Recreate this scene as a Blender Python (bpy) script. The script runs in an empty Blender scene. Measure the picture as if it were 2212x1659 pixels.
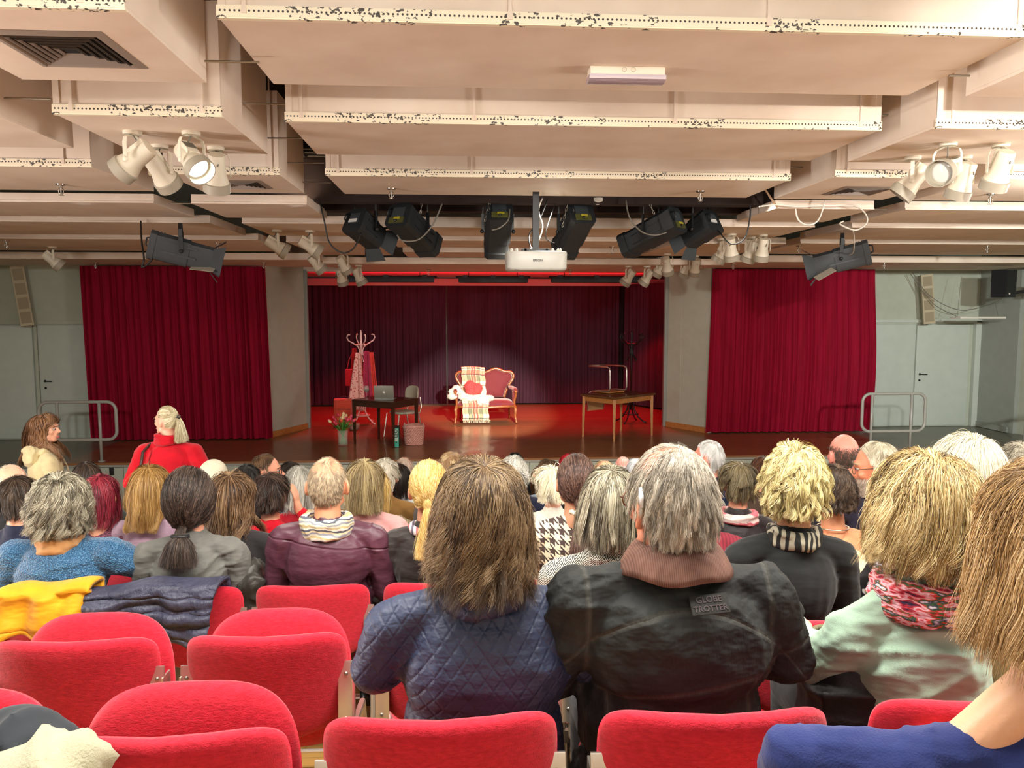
import bpy, bmesh, math, random
import numpy as np
from mathutils import Vector, Matrix
R_ = math.radians
PI = math.pi
scene = bpy.context.scene
COL = scene.collection
rng = np.random.default_rng(7)
random.seed(7)

# ---------------------------------------------------------------- camera
F_PX, CXP, CYP, CAMZ = 1660.0, 1106.0, 829.5, 2.2
YAW, PITCH = R_(3.64), R_(5.31)
cam_d = bpy.data.cameras.new('camera')
cam_d.sensor_width = 36.0
cam_d.lens = F_PX/2212*36
cam_d.clip_start = .05
cam = bpy.data.objects.new('camera', cam_d)
COL.objects.link(cam)
cam.location = (0, 0, CAMZ)
cam.rotation_euler = (PI/2-PITCH, 0, -YAW)
scene.camera = cam
_fw = np.array([math.sin(YAW)*math.cos(PITCH), math.cos(YAW)*math.cos(PITCH), -math.sin(PITCH)])
_rt = np.array([math.cos(YAW), -math.sin(YAW), 0])
_up = np.cross(_rt, _fw)
def ray(x, y): return _fw+_rt*(x-CXP)/F_PX-_up*(y-CYP)/F_PX
def atY(x, y, Y):
    d = ray(x, y); p = np.array([0, 0, CAMZ])+d*Y/d[1]; return Vector(p)
def atZ(x, y, Z):
    d = ray(x, y); p = np.array([0, 0, CAMZ])+d*(Z-CAMZ)/d[2]; return Vector(p)

# ---------------------------------------------------------------- world, view, lights
w = bpy.data.worlds.new('world'); scene.world = w; w.use_nodes = True
w.node_tree.nodes['Background'].inputs[0].default_value = (1, .93, .84, 1)
w.node_tree.nodes['Background'].inputs[1].default_value = .03
scene.view_settings.view_transform = 'Standard'
scene.view_settings.look = 'None'
scene.view_settings.gamma = 1
scene.view_settings.exposure = 0.25
scene.cycles.max_bounces = 7
scene.cycles.diffuse_bounces = 4
scene.cycles.glossy_bounces = 3
scene.cycles.transmission_bounces = 6
scene.cycles.transparent_max_bounces = 8
scene.cycles.caustics_reflective = False
scene.cycles.caustics_refractive = False
scene.cycles.sample_clamp_indirect = 6
def light(kind, name, loc, target, energy, color=(1, 1, 1), size=.2, size_y=None, angle=60, blend=.5):
    d = bpy.data.lights.new(name, kind); d.energy = energy; d.color = color
    if kind == 'AREA':
        d.size = size
        if size_y: d.shape = 'RECTANGLE'; d.size_y = size_y
    else: d.shadow_soft_size = size
    if kind == 'SPOT': d.spot_size = R_(angle); d.spot_blend = blend
    o = bpy.data.objects.new(name, d); COL.objects.link(o); o.location = loc
    o.rotation_euler = (Vector(target)-Vector(loc)).to_track_quat('-Z', 'Y').to_euler()
    return o
WARM = (1, .90, .77)
light('AREA', 'house_uplight', (1.2, -1.6, 1.65), (1.2, 4, 3.6), 22, (1, .90, .82), 6, .5)
for _x, _t in ((-5.4, -.6), (6.4, 1.6)):
    light('AREA', 'side_fill', (_x, 3.2, .75), (_t, 3.8, 3.5), 450, (1, .90, .85), .6, 6.5)  # long fills added beyond both frame edges to lift the panel undersides
light('AREA', 'house_rear_light', (0.5, -1.2, 3.45), (0.8, 5, .2), 32, WARM, 6, .5)
light('AREA', 'house_down_light', (0.6, 1.75, 3.5), (0.6, 2.6, .3), 265, (1, .94, .85), 6, .6)
light('SPOT', 'hall_spot', (1.9, -.4, 3.42), (6.6, 13, 1.3), 1400, (1, .93, .86), .10, angle=44, blend=.9)
light('SPOT', 'wall_spot', (5.2, 1.5, 3.3), (9.3, 13.5, .8), 2100, (.92, 1, .96), .12, angle=44, blend=.9)
light('SPOT', 'hall_spot_left', (-2.5, -.4, 3.42), (-9.6, 13, .4), 560, (.95, 1, .95), .15, angle=46, blend=.9)
light('SPOT', 'front_fill', (.8, -.3, 3.42), (.5, 13, .3), 950, (1, .96, .88), .10, angle=30, blend=.8)  # unseen fill, added to brighten the pilasters and stage front
light('SPOT', 'aisle_fill', (-1.6, -.3, 3.42), (-3.4, 6.2, .7), 650, (1, .95, .88), .10, angle=42, blend=1)  # fill light added out of view for the two standing people
light('POINT', 'backstage_lamp', (-1.1, 18.44, .7), (0, 0, 0), 9, (1, .97, .95), .05)
# lamps above the rows, in the dark gap of the ceiling
for _x in (-6, -3.6, -1.6, .9, 2.9, 5.4):
    light('SPOT', 'row_spot', (_x, 7.72, 3.24), (_x, 6.0, .2), 190, (1, .94, .84), .10, angle=140, blend=1)
# stage: warm profile spot on the sofa, red floods behind the proscenium, weak wash in front
light('SPOT', 'sofa_spot', (1.25, 8.4, 2.95), (.52, 15.3, .50), 5600, (1, .90, .72), .05, angle=23.5, blend=.55)
for _x in (-2.6, -.5, 1.6, 3.6):
    light('SPOT', 'red_flood', (_x, 16.4, 2.72), (_x, 16.25, 0), 250, (1, .004, .02), .10, angle=98, blend=.35)
light('AREA', 'red_ceiling_glow', (.6, 16.0, 2.72), (.6, 17.6, 3.02), 45, (1, .01, .03), 7.4, .25)
light('SPOT', 'stage_wash', (.6, 7.95, 2.95), (.4, 12.6, 0), 210, (1, .86, .68), .1, angle=75, blend=1)
light('SPOT', 'rack_spot', (-1.0, 14.2, 2.85), (-2.0, 15.4, .8), 50, (1, .62, .62), .05, angle=50, blend=.8)

# ---------------------------------------------------------------- helpers
def srgb(h):
    h = h.lstrip('#'); v = [int(h[i:i+2], 16)/255 for i in (0, 2, 4)]
    return tuple((c/12.92 if c <= .04045 else ((c+.055)/1.055)**2.4) for c in v)+(1,)
class NT:
    def __init__(s, name):
        s.m = bpy.data.materials.new(name); s.m.use_nodes = True; s.t = s.m.node_tree
        s.b = s.t.nodes['Principled BSDF']; s._tc = None
    def n(s, t, **k):
        x = s.t.nodes.new(t)
        for a, b in k.items(): setattr(x, a, b)
        return x
    def L(s, a, b): s.t.links.new(a, b)
    def tc(s, which='Object'):
        if s._tc is None: s._tc = s.n('ShaderNodeTexCoord')
        return s._tc.outputs[which]
    def put(s, sock, v):
        if isinstance(v, (int, float)): sock.default_value = v
        elif isinstance(v, tuple): sock.default_value = v
        else: s.L(v, sock)
    def mt(s, op, a, b=0, c=0):
        x = s.n('ShaderNodeMath', operation=op); s.put(x.inputs[0], a); s.put(x.inputs[1], b)
        if len(x.inputs) > 2: s.put(x.inputs[2], c)
        return x.outputs[0]
    def mix(s, f, a, b):
        x = s.n('ShaderNodeMix', data_type='RGBA'); s.put(x.inputs[0], f); s.put(x.inputs[6], a); s.put(x.inputs[7], b)
        return x.outputs[2]
    def noise(s, scale, detail=3, vec=None, rough=.5):
        x = s.n('ShaderNodeTexNoise'); x.inputs['Scale'].default_value = scale; x.inputs['Detail'].default_value = detail
        x.inputs['Roughness'].default_value = rough
        s.L(vec if vec is not None else s.tc(), x.inputs['Vector']); return x.outputs['Fac']
    def vor(s, scale, feature='F1', vec=None, out='Distance'):
        x = s.n('ShaderNodeTexVoronoi', feature=feature); x.inputs['Scale'].default_value = scale
        s.L(vec if vec is not None else s.tc(), x.inputs['Vector']); return x.outputs[out]
    def mapp(s, scale=(1, 1, 1), rot=(0, 0, 0), which='Object'):
        x = s.n('ShaderNodeMapping'); x.inputs['Scale'].default_value = scale; x.inputs['Rotation'].default_value = rot
        s.L(s.tc(which), x.inputs['Vector']); return x.outputs[0]
    def xyz(s, vec=None):
        x = s.n('ShaderNodeSeparateXYZ'); s.L(vec if vec is not None else s.tc(), x.inputs[0]); return x.outputs
    def ramp(s, f, stops):
        x = s.n('ShaderNodeValToRGB'); e = x.color_ramp.elements
        while len(e) < len(stops): e.new(.5)
        for i, (p, c) in enumerate(stops): e[i].position = p; e[i].color = c
        s.put(x.inputs[0], f); return x.outputs[0]
    def bump(s, h, dist=.002, strength=1):
        x = s.n('ShaderNodeBump'); x.inputs['Distance'].default_value = dist; x.inputs['Strength'].default_value = strength
        s.L(h, x.inputs['Height'])
        if s.b.inputs['Normal'].is_linked: s.L(s.b.inputs['Normal'].links[0].from_socket, x.inputs['Normal'])
        s.L(x.outputs[0], s.b.inputs['Normal'])
    def col(s, v): s.put(s.b.inputs['Base Color'], v)
    def set(s, **k):
        for a, b in k.items(): s.b.inputs[a.replace('_', ' ')].default_value = b
def mat(name, hexc, rough=.6, metal=0, var=0, vscale=6, bump=0, bscale=60, spec=.5, **k):
    t = NT(name); c = srgb(hexc); t.set(Roughness=rough, Metallic=metal); t.b.inputs['Specular IOR Level'].default_value = spec
    if var:
        d = tuple(x*(1-var) for x in c[:3])+(1,); e = tuple(min(1, x*(1+var)) for x in c[:3])+(1,)
        t.col(t.ramp(t.noise(vscale, 4), [(.3, d), (.7, e)]))
    else: t.col(c)
    if bump: t.bump(t.noise(bscale, 3), bump)
    for a, b in k.items(): t.b.inputs[a.replace('_', ' ')].default_value = b
    return t.m
def cloth(name, hexc, rough=.85, folds=.004, weave=0, wscale=500, var=.12, sheen=.15):
    t = NT(name); c = srgb(hexc); t.set(Roughness=rough); t.b.inputs['Specular IOR Level'].default_value = .25
    t.b.inputs['Sheen Weight'].default_value = sheen
    d = tuple(x*(1-var) for x in c[:3])+(1,); e = tuple(min(1, x*(1+var)) for x in c[:3])+(1,)
    t.col(t.ramp(t.noise(14, 4), [(.3, d), (.7, e)]))
    if folds: t.bump(t.noise(9, 2, t.mapp((1, 1, 2.4))), folds*2.5)
    if weave: t.bump(t.noise(wscale, 2), weave)
    return t.m

def new_obj(name, me, parent=None):
    o = bpy.data.objects.new(name, me); COL.objects.link(o)
    if parent is not None: o.parent = parent
    return o
def mesh_from(name, V, Fc, material=None, smooth=True):
    me = bpy.data.meshes.new(name)
    V = np.asarray(V, dtype=np.float32).reshape(-1, 3)
    if isinstance(Fc, np.ndarray):
        k = Fc.shape[1]; n = len(Fc)
        me.vertices.add(len(V)); me.vertices.foreach_set('co', V.ravel())
        me.loops.add(n*k); me.loops.foreach_set('vertex_index', Fc.ravel().astype(np.int32))
        me.polygons.add(n); me.polygons.foreach_set('loop_start', np.arange(0, n*k, k, dtype=np.int32))
        me.update(calc_edges=True)
    else:
        me.from_pydata([tuple(map(float, v)) for v in V], [], Fc)
    if smooth: me.polygons.foreach_set('use_smooth', np.ones(len(me.polygons), dtype=bool))
    if material is not None: me.materials.append(material)
    me.update()
    return me
def thing(name, label, cat, loc=(0, 0, 0), rz=0, group=None, rot=None):
    o = bpy.data.objects.new(name, None); COL.objects.link(o); o.empty_display_size = .05
    o.location = loc; o.rotation_euler = rot if rot else (0, 0, rz)
    return tag(o, label, cat, group)
def tag(o, label=None, cat=None, group=None, kind=None):
    if label:
        o['label'] = label
        if len(label.split()) > 16: print('LONG', len(label.split()), label)
    if cat: o['category'] = cat
    if group: o['group'] = group
    if kind: o['kind'] = kind
    return o
def dup(root, label=None, group=None, loc=None, rz=None):
    def cp(o, par):
        c = o.copy(); COL.objects.link(c); c.parent = par
        for ch in list(o.children): cp(ch, c)
        return c
    r = cp(root, None)
    if label: r['label'] = label
    if group: r['group'] = group
    if loc is not None: r.location = loc
    if rz is not None: r.rotation_euler = (0, 0, rz)
    return r

class MB:
    """collects shapes in one mesh"""
    def __init__(s): s.v = []; s.f = []
    def add(s, V, Fc, M=None):
        b = len(s.v)
        for p in V: s.v.append(tuple(M @ Vector(p)) if M is not None else tuple(p))
        s.f += [[i+b for i in f] for f in Fc]; return s
    def box(s, c, size, M=None, taper=1.0, bev=0):
        x, y, z = [q/2 for q in size]; V = []
        if bev:
            b = min(bev, x*.99, y*.99, z*.99); bm = bmesh.new()
            bmesh.ops.create_cube(bm, size=1)
            for v in bm.verts:
                tp = taper if v.co.z > 0 else 1
                v.co = (v.co.x*2*x*tp, v.co.y*2*y*tp, v.co.z*2*z)
            bmesh.ops.bevel(bm, geom=bm.edges[:], offset=b, segments=2, affect='EDGES', profile=.7)
            bm.verts.index_update()
            V = [tuple(Vector(v.co)+Vector(c)) for v in bm.verts]; Fc = [[v.index for v in f.verts] for f in bm.faces]
            bm.free(); return s.add(V, Fc, M)
        for k in (-1, 1):
            tp = taper if k > 0 else 1
            for i, j in ((-1, -1), (1, -1), (1, 1), (-1, 1)): V.append((c[0]+i*x*tp, c[1]+j*y*tp, c[2]+k*z))
        return s.add(V, [[3, 2, 1, 0], [4, 5, 6, 7], [0, 1, 5, 4], [1, 2, 6, 5], [2, 3, 7, 6], [3, 0, 4, 7]], M)
    def bar(s, a, b, wx, wy=None, w2=None):
        a = Vector(a); b = Vector(b); d = b-a; q = d.to_track_quat('Z', 'Y').to_matrix().to_4x4()
        wy = wy or wx; k = (w2/wx) if w2 else 1
        M = Matrix.Translation((a+b)/2) @ q
        return s.box((0, 0, 0), (wx, wy, d.length), M, taper=k)
    def tube(s, pts, r, seg=8, caps=True, closed=False):
        P = [Vector(p) for p in pts]; n = len(P); rr = r if isinstance(r, (list, tuple)) else [r]*n
        base = len(s.v); prev = None
        for i in range(n):
            t = (P[(i+1) % n]-P[i-1]) if closed else (P[min(i+1, n-1)]-P[max(i-1, 0)])
            if t.length < 1e-9: t = Vector((0, 0, 1))
            t.normalize()
            if prev is None:
                u = t.cross(Vector((0, 0, 1)))
                if u.length < .1: u = t.cross(Vector((1, 0, 0)))
            else: u = prev-t*prev.dot(t)
            u.normalize(); prev = u; w_ = t.cross(u)
            for k in range(seg):
                a = 2*PI*k/seg; s.v.append(tuple(P[i]+(u*math.cos(a)+w_*math.sin(a))*rr[i]))
        m = n if closed else n-1
        for i in range(m):
            for k in range(seg):
                a = base+i*seg+k; b = base+i*seg+(k+1) % seg; j = (i+1) % n
                s.f.append([a, b, base+j*seg+(k+1) % seg, base+j*seg+k])
        if caps and not closed:
            s.f.append([base+k for k in range(seg)][::-1]); s.f.append([base+(n-1)*seg+k for k in range(seg)])
        return s
    def lathe(s, prof, c=(0, 0, 0), seg=20, M=None, sx=1, sy=1):
        V = []; Fc = []; n = len(prof)
        for r, z in prof:
            for k in range(seg): a = 2*PI*k/seg; V.append((c[0]+r*sx*math.cos(a), c[1]+r*sy*math.sin(a), c[2]+z))
        for i in range(n-1):
            for k in range(seg): Fc.append([i*seg+k, i*seg+(k+1) % seg, (i+1)*seg+(k+1) % seg, (i+1)*seg+k])
        if prof[0][0] > 1e-5: Fc.append([k for k in range(seg)][::-1])
        if prof[-1][0] > 1e-5: Fc.append([(n-1)*seg+k for k in range(seg)])
        return s.add(V, Fc, M)
    def ball(s, c, r, seg=12, M=None):
        r = r if isinstance(r, (tuple, list)) else (r, r, r); rings = seg//2+1
        V = []; Fc = []
        for i in range(rings+1):
            t = PI*i/rings
            for k in range(seg): a = 2*PI*k/seg; V.append((c[0]+r[0]*math.sin(t)*math.cos(a), c[1]+r[1]*math.sin(t)*math.sin(a), c[2]-r[2]*math.cos(t)))
        for i in range(rings):
            for k in range(seg): Fc.append([i*seg+k, i*seg+(k+1) % seg, (i+1)*seg+(k+1) % seg, (i+1)*seg+k])
        return s.add(V, Fc, M)
    def cap(s, a, b, ra, rb, seg=12):
        a = Vector(a); b = Vector(b); d = (b-a); L = d.length
        q = d.to_track_quat('Z', 'Y').to_matrix().to_4x4() if L > 1e-6 else Matrix()
        pr = [(ra*math.sin(t), -ra*math.cos(t)) for t in np.linspace(0.02, PI/2, 5)]+[(rb*math.cos(t), L+rb*math.sin(t)) for t in np.linspace(0, PI/2-.02, 5)]
        return s.lathe(pr, seg=seg, M=Matrix.Translation(a) @ q)
    def prism(s, poly, y0, y1, M=None):
        n = len(poly); V = [(x, y0, z) for x, z in poly]+[(x, y1, z) for x, z in poly]
        return s.add(V, [list(range(n)), list(range(n, 2*n))[::-1]]+[[i, i+n, (i+1) % n+n, (i+1) % n] for i in range(n)], M)
    def grid(s, fn, nu, nv):
        b = len(s.v)
        for i in range(nu+1):
            for j in range(nv+1): s.v.append(tuple(fn(i/nu, j/nv)))
        for i in range(nu):
            for j in range(nv):
                a = b+i*(nv+1)+j; s.f.append([a, a+nv+1, a+nv+2, a+1])
        return s
    def build(s, name, material, parent=None, smooth=False, autosmooth=True):
        me = mesh_from(name, s.v, s.f, material, smooth=True)
        bm = bmesh.new(); bm.from_mesh(me); bmesh.ops.recalc_face_normals(bm, faces=bm.faces[:])
        if not smooth:
            for e in bm.edges:
                if len(e.link_faces) == 2 and e.calc_face_angle(0) > R_(38): e.smooth = False
        bm.to_mesh(me); bm.free()
        return new_obj(name, me, parent)
def struct(o, label=None): o['kind'] = 'structure'; return o
def text_mesh(name, txt, size, material, parent, loc, rot, extrude=.0008, align='CENTER', bold=0):
    c = bpy.data.curves.new(name, 'FONT'); c.body = txt; c.size = size; c.extrude = extrude; c.align_x = align; c.align_y = 'CENTER'; c.offset = bold
    t = bpy.data.objects.new('tmp', c); COL.objects.link(t)
    dg = bpy.context.evaluated_depsgraph_get(); me = bpy.data.meshes.new_from_object(t.evaluated_get(dg)); bpy.data.objects.remove(t)
    me.materials.clear(); me.materials.append(material); o = new_obj(name, me, parent); o.location = loc; o.rotation_euler = rot
    return o
# ---------------------------------------------------------------- shared materials
m_white = mat('white_metal', '#d9d6cc', .45)
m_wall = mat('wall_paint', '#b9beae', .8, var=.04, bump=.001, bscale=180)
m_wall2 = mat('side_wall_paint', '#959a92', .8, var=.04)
m_door = mat('door_paint', '#c2cac0', .55, var=.03)
m_black = mat('black_metal', '#16181a', .45)
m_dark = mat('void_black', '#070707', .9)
m_slab = mat('dark_slab', '#2a1c17', .9, var=.2)
m_chrome = mat('chrome', '#d4d0c6', .28, .85)
m_steel = mat('dull_steel', '#9a968c', .35, .9)
m_gal = mat('galvanised_grid', '#6a665e', .6, .5)
def ceiling_mat():
    t = NT('ceiling_paint'); t.set(Roughness=.75); n = t.noise(2.2, 3)
    base = t.ramp(n, [(.35, srgb('#dac8b6')), (.7, srgb('#e6d8c8'))])
    t.col(base); t.bump(t.noise(300, 2), .0006); return t.m
m_ceil = ceiling_mat()
def strip_mat():
    t = NT('perforated_edge'); t.set(Roughness=.5); x = t.xyz()
    fx = t.mt('SUBTRACT', t.mt('FRACT', t.mt('MULTIPLY', x[0], 1/.022)), .5)
    fz = t.mt('SUBTRACT', t.mt('DIVIDE', x[2], .022), 1.25)
    r = t.mt('SQRT', t.mt('ADD', t.mt('MULTIPLY', fx, fx), t.mt('MULTIPLY', fz, fz)))
    hole = t.mt('LESS_THAN', r, .24)
    chip = t.mt('MULTIPLY', t.mt('GREATER_THAN', t.noise(40, 5, t.mapp((1, 1, 1.6))), .575), t.mt('GREATER_THAN', t.noise(2.1, 2), .50))
    c = t.mix(chip, srgb('#eadfc6'), srgb('#4a4540')); t.col(t.mix(hole, c, srgb('#3a322b'))); return t.m
m_strip = strip_mat()

# ---------------------------------------------------------------- floors and stage
STAGE_Y = 11.48
GZ = -.75
def floor_z(Y): return max(GZ, .94-.197*Y)
def parquet(name, a, b, plank_w, rough, scale_x=1.4, coat=0):
    t = NT(name); x = t.n('ShaderNodeTexBrick'); x.inputs['Color1'].default_value = srgb(a); x.inputs['Color2'].default_value = srgb(b)
    x.inputs['Mortar'].default_value = tuple(c*.45 for c in srgb(a)[:3])+(1,); x.inputs['Scale'].default_value = 1
    x.inputs['Brick Width'].default_value = scale_x; x.inputs['Row Height'].default_value = plank_w; x.inputs['Mortar Size'].default_value = .002
    t.L(t.tc(), x.inputs['Vector'])
    g = t.noise(5, 6, t.mapp((1.2, 40, 10)), .6)
    t.col(t.mix(t.mt('MULTIPLY', g, .6), x.outputs[0], tuple(c*.5 for c in srgb(a)[:3])+(1,)))
    t.put(t.b.inputs['Roughness'], t.mt('ADD', t.mt('MULTIPLY', g, .2), rough-.1)); t.b.inputs['Coat Weight'].default_value = coat
    t.bump(x.outputs['Fac'], -.0006); t.bump(t.noise(2.6, 2, t.mapp((.6, 6, 1))), .0012); return t.m
m_hallfloor = parquet('hall_floor_wood', '#c79a56', '#b98a48', .09, .45)
m_stage = parquet('stage_planks', '#855a3a', '#966844', .085, .30, 2.2, .15)
mb = MB()
Ys = [-6, 0, 8.58, STAGE_Y+.2]
for x0, x1 in ((-11, 11.2),):
    V = []; Fc = []
    for Y in Ys: V += [(x0, Y, floor_z(max(Y, -6))), (x1, Y, floor_z(max(Y, -6)))]
    for i in range(len(Ys)-1): Fc.append([2*i, 2*i+1, 2*i+3, 2*i+2])
    mb.add(V, Fc)
struct(mb.build('floor', m_hallfloor))
mb = MB().box((.6, (STAGE_Y+18.6)/2, -.03), (13.0, 18.6-STAGE_Y, .06)); struct(mb.build('stage_floor', m_stage))
m_lino = mat('grey_lino', '#6f6f62', .35, var=.08)
MB().box((-8.5, (STAGE_Y+14.3)/2, -.03), (5.2, 14.3-STAGE_Y, .06)).box((9.1, (STAGE_Y+14.9)/2, -.03), (4.0, 14.9-STAGE_Y, .06)).build('side_stage_floor', m_lino)['kind'] = 'structure'
m_fascia = mat('stage_front_paint', '#a3ab9f', .6, var=.03)
mb = MB(); xx = -11.0
while xx < 11: mb.box((xx+.6, STAGE_Y+.03, (GZ-.06)/2-.01), (1.192, .04, -GZ-.06)); xx += 1.2
struct(mb.build('stage_front', m_fascia))
struct(MB().box((0, STAGE_Y+.05, -.045), (22, .12, .03)).build('trim_1', mat('stage_edge_trim', '#8f918a', .5)))
struct(MB().box((0, STAGE_Y+.12, (GZ)/2-.03), (22, .02, -GZ-.1)).build('stage_base', m_dark))

# ---------------------------------------------------------------- walls
def wall_quad(name, a, b, z0, z1, m, th=.1, side=1):
    a = Vector((a[0], a[1], 0)); b = Vector((b[0], b[1], 0)); d = (b-a).normalized(); nrm = Vector((-d.y, d.x, 0))*th*side
    V = [a, b, b+nrm, a+nrm]; V = [(p.x, p.y, z0) for p in V]+[(p.x, p.y, z1) for p in V]
    return struct(MB().add(V, [[3, 2, 1, 0], [4, 5, 6, 7], [0, 1, 5, 4], [1, 2, 6, 5], [2, 3, 7, 6], [3, 0, 4, 7]]).build(name, m))
wall_quad('wall_left', (-10.6, 13.78), (-10.6, -6), -.8, 4.6, m_wall, side=-1)
wall_quad('wall_right', (10.08, -6), (10.08, 13.3), -.8, 4.6, m_wall, side=-1)
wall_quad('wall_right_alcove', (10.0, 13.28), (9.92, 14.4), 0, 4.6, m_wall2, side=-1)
wall_quad('wall_stage_left', (-10.6, 13.78), (-3.44, 13.78), 0, 4.6, m_wall, side=1)
wall_quad('wall_stage_right', (4.1, 14.28), (10.0, 14.28), 0, 4.6, m_wall, side=1)
wall_quad('wall_rear', (-11, -6), (11, -6), -.8, 4.6, m_wall, side=-1)
PL = [(-3.43, 13.66), (-2.98, 14.74)]; PR = [(4.47, 13.70), (3.93, 14.56)]
wall_quad('wall_proscenium_left', PL[0], PL[1], 0, 3.3, m_wall, side=1)
wall_quad('wall_proscenium_right', PR[0], PR[1], 0, 3.3, m_wall, side=-1)
m_oak = mat('oak_skirting', '#bd7c42', .45, var=.15, vscale=20)
def skirting(name, p, q, off):
    p = Vector((*p, .05)); q = Vector((*q, .05)); d = (q-p).normalized(); n = Vector((-d.y, d.x, 0))*off
    struct(MB().bar(p+n, q+n, .022, .10).build(name, m_oak))
skirting('baseboard_left', PL[0], PL[1], -.014); skirting('baseboard_right', PR[0], PR[1], .014)
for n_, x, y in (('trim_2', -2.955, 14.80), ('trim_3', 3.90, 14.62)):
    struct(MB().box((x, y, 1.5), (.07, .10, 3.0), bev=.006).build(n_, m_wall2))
# stage house behind the proscenium
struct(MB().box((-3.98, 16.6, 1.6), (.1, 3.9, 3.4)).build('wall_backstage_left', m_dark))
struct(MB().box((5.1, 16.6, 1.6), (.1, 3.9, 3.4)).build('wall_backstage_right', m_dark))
struct(MB().box((.6, 18.6, 1.6), (9.2, .1, 3.4)).build('wall_backstage', m_wall))
m_stceil = mat('stage_ceiling_paint', '#cfc6ba', .8)
struct(MB().box((.6, 17.0, 3.06), (9.2, 3.3, .06)).build('ceiling_stage', m_stceil))
struct(MB().box((.6, 18.0, 2.90), (9.0, .05, .16)).build('trim_4', mat('valance', '#b0a49c', .8)))
# doors: joint lines, leaves, handles
def door(n, x0, x1, y, z1, hx):
    r = struct(MB().box(((x0+x1)/2, y-.02, z1/2+.01), (x1-x0, .04, z1-.02), bev=.004).build('door_%d' % n, m_door))
    if hx is not None:
        h = MB().ball((hx, y-.055, 1.02), (.022, .012, .022)).tube([(hx, y-.05, 1.02), (hx, y-.085, 1.02), (hx+.02, y-.09, 1.02), (hx+.13, y-.088, 1.015)], .009)
        h.build('door_handle', m_black, r); MB().lathe([(0, 0), (.021, 0), (.021, .006), (.008, .007), (0, .004)], M=Matrix.Translation((hx, y-.045, .90)) @ Matrix.Rotation(PI/2, 4, 'X')).build('lock', m_black, r)
    return r
YL, YR = 13.78, 14.28
xa = atY(86, 760, YL).x
door(1, atY(-260, 760, YL).x, atY(76, 760, YL).x-.02, YL, 1.98, None)
door(2, xa, atY(330, 760, YL).x, YL, 1.98, xa+.09)
struct(MB().box(((atY(76, 760, YL).x+xa)/2, YL-.03, 1.0), (.045, .03, 1.98)).build('trim_5', m_wall))
struct(MB().box((-7.2, YL-.025, 2.03), (6.4, .05, .06), bev=.005).build('trim_6', m_wall))
xb = atY(1975, 760, YR).x
door(3, atY(1850, 760, YR).x, xb-.015, YR, 1.97, None)
door(4, xb+.015, atY(2090, 760, YR).x, YR, 1.97, xb+.10)
x_j = atY(2097, 760, YR).x
struct(MB().box((x_j+.10, YR-.05, 1.02), (.16, .10, 2.04), bev=.006).box(((7.2+x_j+.18)/2, YR-.05, 2.04), (x_j+.18-7.2, .10, .06), bev=.006).build('trim_7', m_door))
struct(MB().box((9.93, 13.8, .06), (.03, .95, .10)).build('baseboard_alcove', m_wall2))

# ---------------------------------------------------------------- ceiling: dark slab and suspended panels
struct(MB().box((0, 4.3, 4.65), (22, 21, .1)).build('ceiling', m_slab))
mb = MB()
for y, z in ((7.95, 3.53), (8.55, 3.52)): mb.box((.8, y, z), (5.6, .18, .46))
struct(mb.build('ceiling_beam', m_slab))
PANELS = []
def panel(x0, x1, y0, y1, z, h, label, strip=True, hang=None):
    """a suspended box: bottom at z, height h; the hall side carries a perforated metal edge"""
    r = thing('ceiling_panel', label, 'ceiling panel', (x0, y0, z), group=None)
    W, D = x1-x0, y1-y0; t = .018
    zc, hh, g_ = (h+t)/2, h-t, .0005
    mb = MB().box((W/2, D/2, t/2), (W, D, t)).box((W/2, t/2, zc+g_), (W, t, hh)).box((W/2, D-t/2, zc+g_), (W, t, hh)).box((t/2, D/2, zc+g_), (t, D-2*t-.001, hh)).box((W-t/2, D/2, zc+g_), (t, D-2*t-.001, hh))
    mb.build('panel_box', m_ceil, r)
    if strip:
        MB().box((W/2, -.003, .026), (W+.012, .012, .052)).box((W/2, .01, -.003), (W+.012, .03, .006)).build('edge_strip', m_strip, r)
        MB().box((.018, -.001, h/2), (.036, .008, h)).box((W-.018, -.001, h/2), (.036, .008, h)).build('corner_strip', m_ceil, r)
    else:
        MB().box((W/2, -.004, .008), (W, .014, .016)).build('edge_strip', m_ceil, r)
    for hx in (hang or []):
        MB().box((hx, -.010, .06+(h-.06)/2), (.016, .008, h-.06)).box((hx, -.012, .045), (.026, .008, .06), taper=.6).tube([(hx, -.012, h-.01), (hx, -.01, h+.9)], .006, 6).build('hanger', m_ceil, r)
    return r
cx0, cx1 = -1.12, 2.80
panel(cx0, cx1, 3.77, 4.82, 3.56, .60, 'widest cream ceiling panel, nearest of the middle column, with the emergency light under it', True, [.12, 1.35, 2.60, 3.86])
panel(cx0, cx1, 5.12, 6.17, 3.42, .62, 'cream ceiling panel, second of the middle column, just behind the one with the emergency light', True, [.10, 1.20, 2.52, 3.78])
panel(cx0, cx1, 6.55, 7.57, 3.33, .62, 'cream ceiling panel, third of the middle column, in front of the black stage lights', True, [.10, 1.20, 3.78])
panel(-2.36, -1.39, 3.40, 4.43, 3.45, .65, 'cream ceiling panel at upper left with the large square air vent', True, [.8])
panel(-2.36, -1.41, 4.74, 5.83, 3.35, .65, 'cream ceiling panel at left holding four white spotlights, one of them lit', True, [.10, .84])
panel(-2.36, -1.46, 6.38, 7.36, 3.30, .65, 'cream ceiling panel at left with the small air vent, behind the lit spotlight', True, [.84])
panel(-4.9, -2.72, 4.35, 5.71, 3.35, .65, 'cream ceiling panel cut by the left picture edge, left of the panel with four spotlights', True, [1.9])
panel(-4.9, -2.80, 6.13, 7.32, 3.30, .65, 'cream ceiling panel at far left with a sprinkler head, before the dark gap', True, [1.9])
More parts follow.
